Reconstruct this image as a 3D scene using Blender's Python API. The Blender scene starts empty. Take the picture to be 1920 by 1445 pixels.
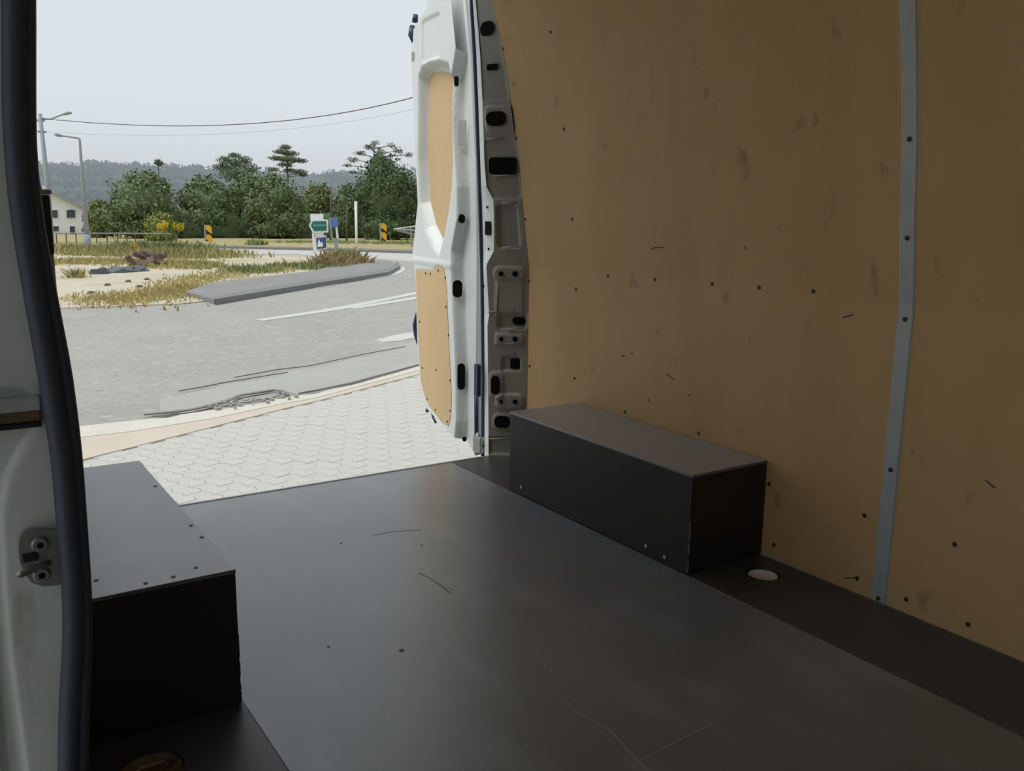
import bpy, bmesh, math, random
import numpy as np
from mathutils import Vector, Matrix
random.seed(7); rng = np.random.default_rng(7)
scn = bpy.context.scene
# ------------------------------------------------------------------ camera
cam = bpy.data.cameras.new('camera'); co = bpy.data.objects.new('camera', cam); scn.collection.objects.link(co)
f = Vector((0.5424,0.8179,-0.1917)); u = Vector((0.0944,0.1674,0.9814)); r = f.cross(u).normalized(); u = r.cross(f).normalized()
m = Matrix((r, u, -f)).transposed().to_4x4(); m.translation = Vector((-1.0576,-1.6329,0.9625))
co.matrix_world = m
cam.sensor_width = 36; cam.lens = 31.4006; cam.clip_start = .01; cam.clip_end = 5000
scn.camera = co
# ------------------------------------------------------------------ world, sun, exposure
scn.view_settings.view_transform = 'Standard'; scn.view_settings.look = 'None'
scn.view_settings.gamma = 1; scn.view_settings.use_curve_mapping = False
scn.view_settings.exposure = 0.0
w = bpy.data.worlds.new('overcast_sky'); scn.world = w; w.use_nodes = True
nt = w.node_tree; nt.nodes.clear()
N = nt.nodes.new
out = N('ShaderNodeOutputWorld'); bg = N('ShaderNodeBackground'); tc = N('ShaderNodeTexCoord')
mp = N('ShaderNodeMapping'); mp.inputs['Scale'].default_value = (1.2, 1.2, 3.5)
nz = N('ShaderNodeTexNoise'); nz.inputs['Scale'].default_value = 1.6; nz.inputs['Detail'].default_value = 4
cr = N('ShaderNodeValToRGB'); cr.color_ramp.elements[0].position = .3; cr.color_ramp.elements[1].position = .75
cr.color_ramp.elements[0].color = (.685, .765, .815, 1); cr.color_ramp.elements[1].color = (.72, .77, .825, 1)
nt.links.new(tc.outputs['Generated'], mp.inputs[0]); nt.links.new(mp.outputs[0], nz.inputs['Vector'])
nt.links.new(nz.outputs['Fac'], cr.inputs[0]); nt.links.new(cr.outputs[0], bg.inputs[0]); nt.links.new(bg.outputs[0], out.inputs[0])
bg.inputs['Strength'].default_value = 1.0
sl = bpy.data.lights.new('hazy_sun', 'SUN'); sl.energy = 2.3; sl.angle = math.radians(35); sl.color = (1, .975, .93)
so = bpy.data.objects.new('hazy_sun', sl); scn.collection.objects.link(so)
so.rotation_euler = Vector((-.46, .05, .88)).to_track_quat('Z', 'Y').to_euler()
# ------------------------------------------------------------------ helpers
def tag(o, label=None, cat=None, group=None, kind=None):
    if label: o['label'] = label
    if cat: o['category'] = cat
    if group: o['group'] = group
    if kind: o['kind'] = kind
    return o
def empty(name, loc, *a, **k):
    o = bpy.data.objects.new(name, None); o.location = loc; o.empty_display_size = .1
    scn.collection.objects.link(o)
    return tag(o, *a, **k)
def link(name, me, parent=None):
    o = bpy.data.objects.new(name, me); scn.collection.objects.link(o)
    if parent:
        o.parent = parent
        p = parent; t = Vector((0, 0, 0))
        while p: t += p.location; p = p.parent
        o.location = -t
    return o
class MB:
    def __init__(s): s.v = []; s.f = []
    def add(s, v, f):
        n = len(s.v); s.v += [tuple(a) for a in v]; s.f += [tuple(i + n for i in a) for a in f]; return s
    def box(s, c, d, rz=0, rx=0, ry=0, bev=0):
        M = Matrix.Translation(c) @ Matrix.Rotation(rz, 4, 'Z') @ Matrix.Rotation(ry, 4, 'Y') @ Matrix.Rotation(rx, 4, 'X')
        bm = bmesh.new(); bmesh.ops.create_cube(bm, size=1)
        for v in bm.verts: v.co = Vector((v.co.x*d[0], v.co.y*d[1], v.co.z*d[2]))
        if bev: bmesh.ops.bevel(bm, geom=bm.edges[:], offset=bev, segments=2, affect='EDGES', profile=.5)
        bm.verts.index_update()
        s.add([M @ v.co for v in bm.verts], [[v.index for v in f_.verts] for f_ in bm.faces]); bm.free(); return s
    def tube(s, pts, rad, n=8, cap=True):
        pts = [Vector(p) for p in pts]; R_ = rad if isinstance(rad, (list, tuple)) else [rad]*len(pts)
        V = []; Fc = []; a = None
        for i, p in enumerate(pts):
            t = (pts[min(i+1, len(pts)-1)] - pts[max(i-1, 0)]).normalized()
            if a is None: a = t.orthogonal().normalized()
            a = (a - t*a.dot(t)).normalized(); b = t.cross(a)
            V += [p + (a*math.cos(2*math.pi*k/n) + b*math.sin(2*math.pi*k/n))*R_[i] for k in range(n)]
        for i in range(len(pts)-1):
            for k in range(n): Fc.append((i*n+k, i*n+(k+1) % n, (i+1)*n+(k+1) % n, (i+1)*n+k))
        if cap: Fc += [tuple(range(n))[::-1], tuple((len(pts)-1)*n+k for k in range(n))]
        return s.add(V, Fc)
    def prism(s, poly, d, flip=False):                 # 3-D polygon swept by vector d
        n = len(poly); d = Vector(d); A = [Vector(p) for p in poly]
        return s.add(A + [p + d for p in A], [tuple(range(n)), tuple(range(n, 2*n))[::-1]] + [(i, (i+1) % n, n+(i+1) % n, n+i) for i in range(n)])
    def build(s, name, mat, parent=None, smooth=False, *a, **k):
        me = bpy.data.meshes.new(name); me.from_pydata(s.v, [], s.f)
        bm = bmesh.new(); bm.from_mesh(me); bmesh.ops.recalc_face_normals(bm, faces=bm.faces); bm.to_mesh(me); bm.free()
        if smooth: me.polygons.foreach_set('use_smooth', [True]*len(me.polygons))
        me.materials.append(mat); me.update()
        return tag(link(name, me, parent), *a, **k)
def sub(o, name, me_src, loc, rot=None, parent=None):
    c = bpy.data.objects.new(name, me_src); scn.collection.objects.link(c); c.parent = parent
    t = Vector((0, 0, 0)); p = parent
    while p: t += p.location; p = p.parent
    c.location = Vector(loc) - t
    if rot is not None: c.rotation_euler = rot
    return c
# --- materials
def mat(name, col, rough=.6, metal=0, spec=.5, var=None, vscale=6, vdet=6, bump=0, bscale=60, stretch=None, gloss_var=0, emit=None):
    m_ = bpy.data.materials.new(name); m_.use_nodes = True; t = m_.node_tree; b = t.nodes['Principled BSDF']
    b.inputs['Roughness'].default_value = rough; b.inputs['Metallic'].default_value = metal
    b.inputs['Specular IOR Level'].default_value = spec; b.inputs['Base Color'].default_value = (*col, 1)
    c = t.nodes.new('ShaderNodeTexCoord'); src = c.outputs['Object']
    if stretch:
        q = t.nodes.new('ShaderNodeMapping'); q.inputs['Scale'].default_value = stretch; t.links.new(src, q.inputs[0]); src = q.outputs[0]
    if var:
        n = t.nodes.new('ShaderNodeTexNoise'); n.inputs['Scale'].default_value = vscale; n.inputs['Detail'].default_value = vdet
        n.inputs['Roughness'].default_value = .65
        r_ = t.nodes.new('ShaderNodeValToRGB'); r_.color_ramp.elements[0].position = .32; r_.color_ramp.elements[1].position = .68
        r_.color_ramp.elements[0].color = (*col, 1); r_.color_ramp.elements[1].color = (*var, 1)
        t.links.new(src, n.inputs['Vector']); t.links.new(n.outputs['Fac'], r_.inputs[0]); t.links.new(r_.outputs[0], b.inputs['Base Color'])
        if gloss_var:
            g = t.nodes.new('ShaderNodeMapRange'); g.inputs[3].default_value = rough - gloss_var; g.inputs[4].default_value = rough + gloss_var
            t.links.new(n.outputs['Fac'], g.inputs[0]); t.links.new(g.outputs[0], b.inputs['Roughness'])
    if bump:
        n2 = t.nodes.new('ShaderNodeTexNoise'); n2.inputs['Scale'].default_value = bscale; n2.inputs['Detail'].default_value = 5
        bp = t.nodes.new('ShaderNodeBump'); bp.inputs['Strength'].default_value = bump; bp.inputs['Distance'].default_value = .01
        t.links.new(src, n2.inputs['Vector']); t.links.new(n2.outputs['Fac'], bp.inputs['Height']); t.links.new(bp.outputs[0], b.inputs['Normal'])
    return m_
def spots(m_, col, scale, lo, hi, stretch=(1, 1, 1), seed=0):      # worn marks or speckle of their own colour
    t = m_.node_tree; b = t.nodes['Principled BSDF']; inp = b.inputs['Base Color']
    c = t.nodes.new('ShaderNodeTexCoord'); q = t.nodes.new('ShaderNodeMapping'); q.inputs['Scale'].default_value = stretch
    q.inputs['Location'].default_value = (seed, seed*1.7, seed*.3)
    n = t.nodes.new('ShaderNodeTexNoise'); n.inputs['Scale'].default_value = scale; n.inputs['Detail'].default_value = 3
    g = t.nodes.new('ShaderNodeMapRange'); g.inputs[1].default_value = lo; g.inputs[2].default_value = hi
    mx = t.nodes.new('ShaderNodeMix'); mx.data_type = 'RGBA'; mx.inputs['B'].default_value = (*col, 1)
    t.links.new(c.outputs['Object'], q.inputs[0]); t.links.new(q.outputs[0], n.inputs['Vector']); t.links.new(n.outputs['Fac'], g.inputs[0])
    t.links.new(g.outputs[0], mx.inputs['Factor'])
    if inp.links: t.links.new(inp.links[0].from_socket, mx.inputs['A'])
    else: mx.inputs['A'].default_value = inp.default_value
    t.links.new(mx.outputs['Result'], inp)
    return m_
M = {}
M['ply'] = mat('plywood_wall', (.48, .305, .140), .55, var=(.56, .368, .182), vscale=2.2, bump=.03, bscale=25, stretch=(1, 1, .35), spec=.3)
spots(M['ply'], (.30, .19, .10), 9, .66, .8, (1, 1.6, 1), 3); spots(M['ply'], (.33, .22, .13), 30, .73, .82, (1, 1, .6), 9)
M['ply_door'] = mat('plywood_door', (.60, .43, .23), .6, var=(.66, .48, .27), vscale=3, stretch=(1, 1, .3), spec=.2)
M['film'] = mat('film_faced_ply', (.078, .074, .074), .36, var=(.108, .104, .104), vscale=2.2, bump=.05, bscale=40, gloss_var=.10, spec=.85)
spots(M['film'], (.17, .17, .175), 5, .52, .80, (1.6, .6, 1), 6); spots(M['film'], (.13, .13, .13), 60, .66, .85, (1, .3, 1), 2)
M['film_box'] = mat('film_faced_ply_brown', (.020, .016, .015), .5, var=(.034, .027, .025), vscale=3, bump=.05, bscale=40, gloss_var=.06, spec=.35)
M['film_top'] = mat('film_faced_ply_top', (.095, .089, .088), .36, var=(.135, .127, .125), vscale=4, bump=.05, bscale=40, gloss_var=.09, spec=.85)  # same ply lightened for box tops: dust plus reflected sky in the colour
spots(M['film_top'], (.15, .15, .15), 40, .66, .85, (1, .5, 1), 2)
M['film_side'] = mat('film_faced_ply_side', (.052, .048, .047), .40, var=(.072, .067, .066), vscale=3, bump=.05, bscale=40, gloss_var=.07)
for k_ in ('film', 'film_top'):
    b_ = M[k_].node_tree.nodes['Principled BSDF']; b_.inputs['Sheen Weight'].default_value = .55; b_.inputs['Sheen Roughness'].default_value = .35
    b_.inputs['Coat Weight'].default_value = .7; b_.inputs['Coat Roughness'].default_value = .34
M['film_edge'] = mat('worn_ply_edge', (.10, .085, .07), .8, var=(.03, .025, .02), vscale=30)
M['scratch'] = mat('pale_scratch', (.32, .29, .24), .8)
M['scratch_b'] = mat('brown_scratch', (.24, .185, .135), .8)
M['van_white'] = mat('van_white_paint', (.74, .77, .76), .35, var=(.70, .73, .72), vscale=4)
M['van_grey'] = mat('van_paint_shaded', (.36, .35, .315), .45, var=(.32, .31, .28), vscale=6)  # body paint darkened: the pillar face's shade is put into the colour
M['jamb'] = mat('dirty_white_paint', (.72, .76, .75), .45, var=(.60, .63, .61), vscale=5, vdet=8, stretch=(1, 1, .6))
spots(M['jamb'], (.30, .27, .22), 14, .62, .8, (1, 1, .35), 5)
M['rubber'] = mat('black_rubber', (.050, .060, .088), .55, bump=.08, bscale=80)
M['navy'] = mat('navy_seal', (.025, .032, .085), .4)
M['black'] = mat('black_plastic', (.012, .012, .014), .5)
M['hole'] = mat('painted_hole_dark', (.010, .010, .010), .9, spec=.1)  # near-black for flat plates, painting the dark inside of holes
M['alu'] = mat('aluminium_strip', (.50, .53, .55), .45, metal=.35, var=(.42, .45, .47), vscale=20)
M['steel'] = mat('galvanised_steel', (.38, .39, .38), .4, metal=.7, var=(.28, .28, .26), vscale=30)
M['screw'] = mat('dark_screw', (.05, .035, .025), .5, metal=.4)
M['screw_l'] = mat('bright_screw', (.55, .55, .53), .35, metal=.6)
M['brass'] = mat('dusty_brass', (.28, .19, .11), .45, metal=.5, var=(.12, .08, .05), vscale=30)
M['cup'] = mat('pale_cup', (.80, .77, .72), .6)
M['asphalt'] = mat('asphalt', (.30, .29, .265), .85, var=(.345, .335, .31), vscale=.9, bump=.35, bscale=30)
spots(M['asphalt'], (.42, .40, .34), 9, .56, .72, (1, 1, 1), 1); spots(M['asphalt'], (.22, .215, .20), 14, .60, .75, (1, 1, 1), 8)
M['asphalt_far'] = mat('pale_asphalt', (.47, .45, .43), .85)
M['walk'] = mat('grey_sidewalk', (.21, .205, .20), .85, var=(.25, .245, .235), vscale=1)
M['kerb_dark'] = mat('dark_kerb', (.17, .175, .17), .85, var=(.20, .20, .19), vscale=3)
M['line'] = mat('road_paint', (.56, .55, .50), .75, var=(.50, .49, .44), vscale=5)
M['conc'] = mat('beige_concrete', (.50, .44, .35), .85, var=(.56, .50, .41), vscale=1.4, bump=.2, bscale=20)
M['conc_w'] = mat('white_concrete', (.60, .57, .50), .85, var=(.55, .52, .45), vscale=3, bump=.2, bscale=20)
M['crack'] = mat('tar_crack', (.19, .185, .175), .95)
M['patch'] = mat('asphalt_patch', (.39, .38, .35), .85, var=(.34, .33, .30), vscale=2)
M['paver'] = mat('concrete_paver', (.465, .455, .415), .85, var=(.505, .495, .45), vscale=2.3, bump=.15, bscale=60)
M['sand'] = mat('joint_sand', (.46, .455, .41), .95)
M['dirt'] = mat('pale_dirt', (.46, .405, .315), .95, var=(.52, .465, .375), vscale=.5, bump=.3, bscale=8)
spots(M['dirt'], (.38, .32, .16), .35, .52, .68, (1, 1, 1), 4)
M['verge'] = mat('dry_verge', (.40, .31, .15), .95, var=(.28, .27, .11), vscale=.4)
M['dry'] = mat('dry_grass', (.46, .36, .15), .9, var=(.36, .33, .12), vscale=1.2)
M['weed'] = mat('olive_weed', (.25, .26, .09), .9, var=(.38, .31, .13), vscale=2)
M['weed_g'] = mat('green_weed', (.17, .23, .08), .9, var=(.26, .26, .11), vscale=2)
M['weed_b'] = mat('rusty_weed', (.34, .22, .12), .9, var=(.28, .26, .11), vscale=2)
M['yellow'] = mat('yellow_flower', (.62, .46, .03), .8)
M['pole'] = mat('grey_pole', (.30, .32, .33), .7, var=(.26, .28, .29), vscale=3)
M['pole_w'] = mat('white_pole', (.62, .60, .54), .7)
M['sign_w'] = mat('sign_white', (.80, .80, .80), .6)
M['sign_g'] = mat('sign_green', (.02, .15, .13), .5)
M['sign_b'] = mat('sign_blue', (.09, .17, .45), .5)
M['sign_n'] = mat('sign_navy', (.045, .09, .22), .5)
M['sign_t'] = mat('sign_text', (.16, .38, .30), .5)
M['chev'] = mat('chevron_yellow', (.75, .40, .02), .6)
M['house'] = mat('white_render', (.76, .77, .76), .85)
M['roof'] = mat('old_roof_tiles', (.38, .34, .26), .85, var=(.30, .27, .20), vscale=2)
M['pane'] = mat('dark_pane', (.05, .055, .075), .2)
M['bark'] = mat('bark', (.10, .085, .065), .9)
M['wood'] = mat('rotten_wood', (.09, .06, .045), .9, var=(.17, .12, .09), vscale=6)
M['scrap'] = mat('blue_grey_scrap', (.06, .08, .10), .7, var=(.12, .14, .15), vscale=5)
M['stone'] = mat('pale_rubble', (.50, .45, .38), .9)
M['unseen_shelter'] = mat('added_shelter_grey', (.19, .185, .18), .9, var=(.23, .225, .215), vscale=2)
M['hill'] = mat('wooded_hill', (.035, .055, .035), 1, var=(.075, .10, .06), vscale=.05, spec=0)
def leafmat(name, a, b):
    m_ = mat(name, a, .75, spec=.2); t = m_.node_tree; bs = t.nodes['Principled BSDF']
    g = t.nodes.new('ShaderNodeNewGeometry'); r_ = t.nodes.new('ShaderNodeValToRGB')
    r_.color_ramp.elements[0].color = (*a, 1); r_.color_ramp.elements[1].color = (*b, 1)
    t.links.new(g.outputs['Random Per Island'], r_.inputs[0]); t.links.new(r_.outputs[0], bs.inputs['Base Color'])
    return m_
M['leaf'] = leafmat('green_leaves', (.085, .125, .055), (.19, .235, .11))  # leaf colours greyed and lightened, with thin haze put into them
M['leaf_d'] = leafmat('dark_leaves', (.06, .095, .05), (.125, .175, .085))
M['leaf_p'] = leafmat('pine_needles', (.085, .115, .065), (.16, .20, .115))
M['leaf_y'] = leafmat('yellow_green_leaves', (.16, .19, .03), (.27, .28, .06))
M['leaf_o'] = leafmat('olive_leaves', (.12, .15, .05), (.22, .235, .09))

GX, GY, G00 = 0.0045, 0.0148, -0.62
def gz(x, y, h=0): return G00 + h - GX*x - GY*y
def gpoly(pts, h): return [(p[0], p[1], gz(p[0], p[1], h)) for p in pts]
def slab(name, pts, h, mt, parent=None, th=.3, **k):
    return MB().prism(gpoly(pts, h), (0, 0, -th)).build(name, mt, parent, **k)
ZP = [0,0.75,0.954,1.14,1.336,1.42,1.518,1.691,1.9]; XP = [0.9,0.897,0.868,0.845,0.809,0.792,0.77,0.718,0.65]; JZ = [0,0.33,0.95,1.34,1.7,1.9]; JX = [0.764,0.761,0.756,0.729,0.704,0.69]
def prof(z): return float(np.interp(z, ZP, XP))
def jam(z): return float(np.interp(z, JZ, JX))

# ================================================================== GROUND AND ROADS (setting)
ter = empty('terrain', (0, 0, 0), 'pale ground of the far side of the road', kind='structure')
MB().prism([(-120, -30, gz(-120, -30, -.09)), (700, -30, gz(700, -30, -.09)), (700, 900, gz(700, 900, -.09)), (-120, 900, gz(-120, 900, -.09))], (0, 0, -.5)).build('field', M['verge'], ter)
road = empty('road', (0, 0, 0), 'grey asphalt road running past behind the van', kind='structure')
slab('asphalt', [(-70, -8.0), (-6, 2.6)] + [(-0.5308,5.053),(-0.2276,5.0953),(0.3573,5.3234),(1.5182,5.776),(1.8735,5.9348),(3.3793,6.8849),(5.8021,8.2027)] + [(30, 14), (90, 35), (240, 90), (240, 160), (-10, 120), (-70, 30)], 0, M['asphalt'], road, .06)
# dirt lot, island walk, far verge
lot_pts = [(0.9638,16.07),(2.016,16.0003),(3.0077,15.9936),(3.8049,16.5427),(4.1639,17.2593),(5.1306,19.5981),(7.9538,23.0171),(11.8047,28.3851),(13.1577,31.6921),(14.0459,39.5876),(9.9465,40.1988),(11.1728,51.2815),(9.8598,56.2544)]
lot = slab('dirt_lot', [(-60, 17.5), (-5, 16.5)] + lot_pts + [(20, 60), (-60, 60)], .02, M['dirt'], None, .06, kind='structure', label='pale sandy lot across the road with dry weeds')
walk = empty('traffic_island', (0, 0, 0), 'grey paved island tip between the two roads', kind='structure')
wk = [(3.6296,18.0111),(4.7855,20.3677),(5.7169,21.5733),(6.9021,22.625),(9.0579,24.8092),(13.0691,31.0128),(14.2615,31.6903),(14.5925,31.0041),(13.766,28.6924),(12.6598,26.3908),(11.1402,23.9282),(9.6051,22.3037),(7.429,20.0532),(5.7115,18.2771),(4.2806,16.7008),(3.6026,15.7079)]
slab('paving', wk, .10, M['walk'], walk, .16)
kb = [(3.7012,16.0727),(4.3961,17.0956),(5.8637,18.7232),(7.6281,20.561),(9.8687,22.8948),(11.4528,24.5828),(13.0278,27.1422),(13.9713,29.1125),(14.3123,29.4871),(12.7949,26.3769),(10.8393,23.114),(9.208,21.4157),(7.1605,19.3721),(5.4745,17.5876),(4.1179,16.1519),(3.5854,15.5757)]
slab('kerb', kb, .115, M['kerb_dark'], walk, .18)
ln = [(3.7695,16.2636),(4.2803,16.7167),(5.7128,18.2928),(7.4369,20.0816),(9.6238,22.3506),(11.2992,24.0715),(12.7986,26.3455),(13.6288,28.1067),(13.791,28.0411),(12.8041,25.9502),(11.7737,24.2027),(10.8619,22.9795),(9.217,21.4399),(7.1495,19.3506),(5.5062,17.6901),(4.1689,16.3388),(3.704,16.0248)]
slab('edge_line', ln, .012, M['line'], road, .02)
for nm, pts in (('centre_line', [(3.3895,12.6184),(4.374,13.2819),(5.5344,14.1683),(7.0329,15.4677),(8.5501,16.8935),(8.9892,17.2463),(8.5952,16.5064),(8.1821,16.1847),(6.7509,14.8735),(5.2861,13.5765),(4.2151,12.8498),(3.472,12.3903)]),
                ('centre_line', [(5.5373,13.799),(6.6969,14.7595),(7.9276,15.6447),(8.2305,15.8217),(7.8919,15.186),(7.6049,15.0249),(6.4371,14.2121),(5.6242,13.6337)]),
                ('centre_line', [(4.0128,9.3355),(4.4576,9.6931),(4.9509,9.9281),(5.1539,10.045),(4.8213,9.4206),(4.6337,9.3189),(4.2252,9.0882),(3.9927,9.093)])):
    slab(nm, pts, .010, M['line'], road, .02)
slab('pale_lane', [(14.2777,56.057),(16.7248,52.3598),(18.7874,48.9438),(20.5163,45.278),(24.973,35.8289),(18.3025,26.2165),(16.077,32.2086),(16.1929,35.889),(13.9599,33.569),(14.761,41.5345),(10.6433,42.8328)], .012, M['asphalt_far'], road, .02)
verge = empty('far_verge', (0, 0, 0), 'dry grass verge behind the far kerb below the trees', kind='structure')
slab('kerb', [(8.8327,58.9847),(13.2075,53.4297),(15.877,49.7802),(17.9004,46.6793),(19.5231,43.1164),(23.8175,34.1676),(25.4694,36.5482),(20.4198,45.0638),(18.5931,48.4409),(16.476,51.5927),(13.6948,55.301),(9.0657,60.3993)], .14, M['kerb_dark'], verge, .25)
slab('grass_bank', [(5.0677,62.5392),(13.6948,55.301),(16.476,51.5927),(18.5931,48.4409),(20.4198,45.0638),(25.4694,36.5482),(32.2776,28.35)] + [(240, 60), (240, 240), (-30, 240)], .15, M['verge'], verge, .3)
# near concrete strips
near = empty('kerb_strip', (0, 0, 0), 'beige and white concrete strip between paving and asphalt', kind='structure')
slab('beige_concrete', [(-0.5903,4.4415),(-0.2965,4.6488),(0.2774,4.9545),(1.4555,5.5995),(1.8088,5.7703),(3.217,6.5741),(5.5546,7.8459),(5.7072,8.0659),(3.3294,6.7893),(1.7955,5.8641),(1.4161,5.7555),(0.7972,5.477),(0.1693,5.3336),(-0.1964,5.3178),(-0.505,5.3182)], .006, M['conc'], near, .09)
slab('white_concrete', [(-0.505,5.3182),(-0.1964,5.3178),(0.1693,5.3336),(0.7972,5.477),(1.4161,5.7555),(1.7955,5.8641),(3.3294,6.7893),(5.7072,8.0659),(6,8.4878),(3.4651,7.0491),(1.87,6.0567),(1.6093,6.0327),(1.0709,5.8291),(0.3615,5.7157),(-0.1417,5.7089),(-0.4625,5.7562)], .010, M['conc_w'], near, .09)
def ribbon(name, pts, wd, h, mt, parent, **k):
    mb = MB(); n = len(pts)
    L = []; Rr = []
    for i, p in enumerate(pts):
        a = Vector(pts[max(i-1, 0)][:2]); b = Vector(pts[min(i+1, n-1)][:2]); t = (b-a).normalized(); q = Vector((-t.y, t.x))
        ww = wd*(.5+.5*random.random())*(.25 if i in (0, n-1) else 1)
        L.append(Vector(p[:2])+q*ww/2); Rr.append(Vector(p[:2])-q*ww/2)
    poly = [(v.x, v.y) for v in L] + [(v.x, v.y) for v in reversed(Rr)]
    V = [(v.x, v.y, gz(v.x, v.y, h)) for v in L] + [(v.x, v.y, gz(v.x, v.y, h)) for v in Rr]
    V += [(a, b, c-.01) for a, b, c in V]
    for i in range(n-1):
        mb.add([V[i], V[i+1], V[n+i+1], V[n+i], V[2*n+i], V[2*n+i+1], V[3*n+i+1], V[3*n+i]], [(0, 1, 2, 3), (7, 6, 5, 4), (0, 4, 5, 1), (2, 6, 7, 3)])
    return mb.build(name, mt, parent, **k)
for pts, wd in (([(0.3423,5.82,-0.7078),(0.4644,5.8178,-0.7083),(0.5887,5.8156,-0.7089),(0.7207,5.8349,-0.7098),(0.9238,5.943,-0.7123),(1.0987,6.0806,-0.7151),(1.2428,6.2501,-0.7183),(1.4044,6.3022,-0.7198),(1.5713,6.356,-0.7213),(1.6256,6.2931,-0.7206),(1.6233,6.1426,-0.7184),(1.6175,6.0278,-0.7167)], .075),
                ([(0.3836,5.7254,-0.7066),(0.4824,5.7125,-0.7069),(0.5922,5.7412,-0.7078)], .05),
                ([(1.7267,6.0813,-0.718),(1.9609,6.157,-0.7201),(2.3624,6.3446,-0.7247),(2.6814,6.5461,-0.7292),(3.0262,6.764,-0.734),(3.4651,7.0491,-0.7402)], .035),
                ([(0.8263,6.7352,-0.7236),(1.0692,6.8418,-0.7263),(1.3642,6.9996,-0.7299),(1.6607,7.1072,-0.7329),(2.0443,7.2577,-0.7368)], .016),
                ([(1.479,7.2136,-0.7336),(2.0062,7.4772,-0.7399),(2.3852,7.5456,-0.7427),(3.243,8.0647,-0.7542),(3.9933,8.4379,-0.7632)], .010)):
    ribbon('crack', pts, wd, .03, M['crack'], road)
slab('patch', [(0.4599,5.7967),(0.9485,6.0341),(1.2168,6.3241),(1.6402,6.4093),(1.7449,6.1307),(2.2508,6.3426),(3.5002,7.1165),(4.4608,8.9559),(3.503,8.3305),(2.2607,7.5338),(1.1695,6.8472),(0.614,6.5085)], .008, M['patch'], road, .02)
rb = MB()
for i in range(70):
    t = random.random(); p = [(0.8996,5.8539),(1.6384,6.0447)]
    x = p[0][0]+(p[1][0]-p[0][0])*t+random.gauss(0, .03); y = p[0][1]+(p[1][1]-p[0][1])*t+random.gauss(0, .06); s_ = random.uniform(.015, .035)
    rb.box((x, y, gz(x, y, .025)), (s_, s_*.8, s_*.6), random.random()*3)
rb.build('rubble', M['patch'], road, kind='stuff')
# ---- pavement of zigzag pavers
pave = empty('pavement', (0, 0, 0), 'pale grey interlocking paver parking strip behind the van', kind='structure')
sandp = [(-0.5903,4.4415),(-0.2965,4.6488),(0.2774,4.9545),(1.4555,5.5995),(1.8088,5.7703),(3.217,6.5741),(5.5546,7.8459)]
slab('sand_bed', [(-6, 3.2)] + sandp + [(12, 8.6), (12, -6), (-6, -6)], -.007, M['sand'], pave, .2)
PL, PW = .225, .1125
def paver_outline(g=.0016):
    a, b, z_ = PW/2-g, PL/2-g, .024
    return [(-a, -b), (a, -b), (a+z_, -b/2), (a, 0), (a+z_, b/2), (a, b), (-a, b), (-a+z_, b/2), (-a, 0), (-a+z_, -b/2)]
po = paver_outline(); pi_ = [(x*.95, y*.97) for x, y in po]; n = len(po)
pv = [(x, y, -.003) for x, y in po] + [(x, y, 0) for x, y in pi_] + [(x, y, -.03) for x, y in po]
pf = [tuple(range(n, 2*n))] + [(i, (i+1) % n, n+(i+1) % n, n+i) for i in range(n)] + [(2*n+i, 2*n+(i+1) % n, (i+1) % n, i) for i in range(n)]
pme = bpy.data.meshes.new('paver'); pme.from_pydata(pv, [], pf); pme.materials.append(M['paver'])
A_ = math.radians(20); ca, sa = math.cos(A_), math.sin(A_)
(bx0, by0), (bx1, by1) = sandp[0], sandp[-1]
def edge_y(x): return float(np.interp(x, [-6]+[p[0] for p in sandp]+[12], [3.4]+[p[1] for p in sandp]+[9.2]))
cells = []
for i in range(-90, 140):
    for j in range(-20, 60):
        lx = i*PW; ly = j*PL + (i % 2)*PL/2
        x = lx*ca - ly*sa; y = lx*sa + ly*ca
        if -4.5 < x < 7 and -1.5 < y < edge_y(x)-.0: cells.append((x, y))
def seen(x, y):   # the strip of ground seen over the load floor
    az = math.degrees(math.atan2(x+1.058, y+1.633)); d = math.hypot(x+1.058, y+1.633)
    return 5.5 < az < 31 and d > 5.0 and y > 3.35 - .0*(x)
vis = sorted([c for c in cells if seen(*c)], key=lambda c: math.hypot(c[0]+1.058, c[1]+1.633))[:300]
vs = set(vis)
for x, y in vis:
    o = sub(None, 'paver', pme, (x, y, gz(x, y, random.uniform(-.0015, .0015))), (GY*-1, GX, A_), pave)
V = []; Fc = []
for x, y in cells:
    if (x, y) in vs: continue
    k = len(V); hz = gz(x, y, random.uniform(-.0015, .0015))
    V += [(x+a*ca-b*sa, y+a*sa+b*ca, hz+c-GX*(a*ca-b*sa)-GY*(a*sa+b*ca)) for a, b, c in pv]; Fc += [tuple(i+k for i in q) for q in pf]
me = bpy.data.meshes.new('far_pavers'); me.from_pydata(V, [], Fc); me.materials.append(M['paver']); tag(link('far_pavers', me, pave), kind='stuff')

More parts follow.
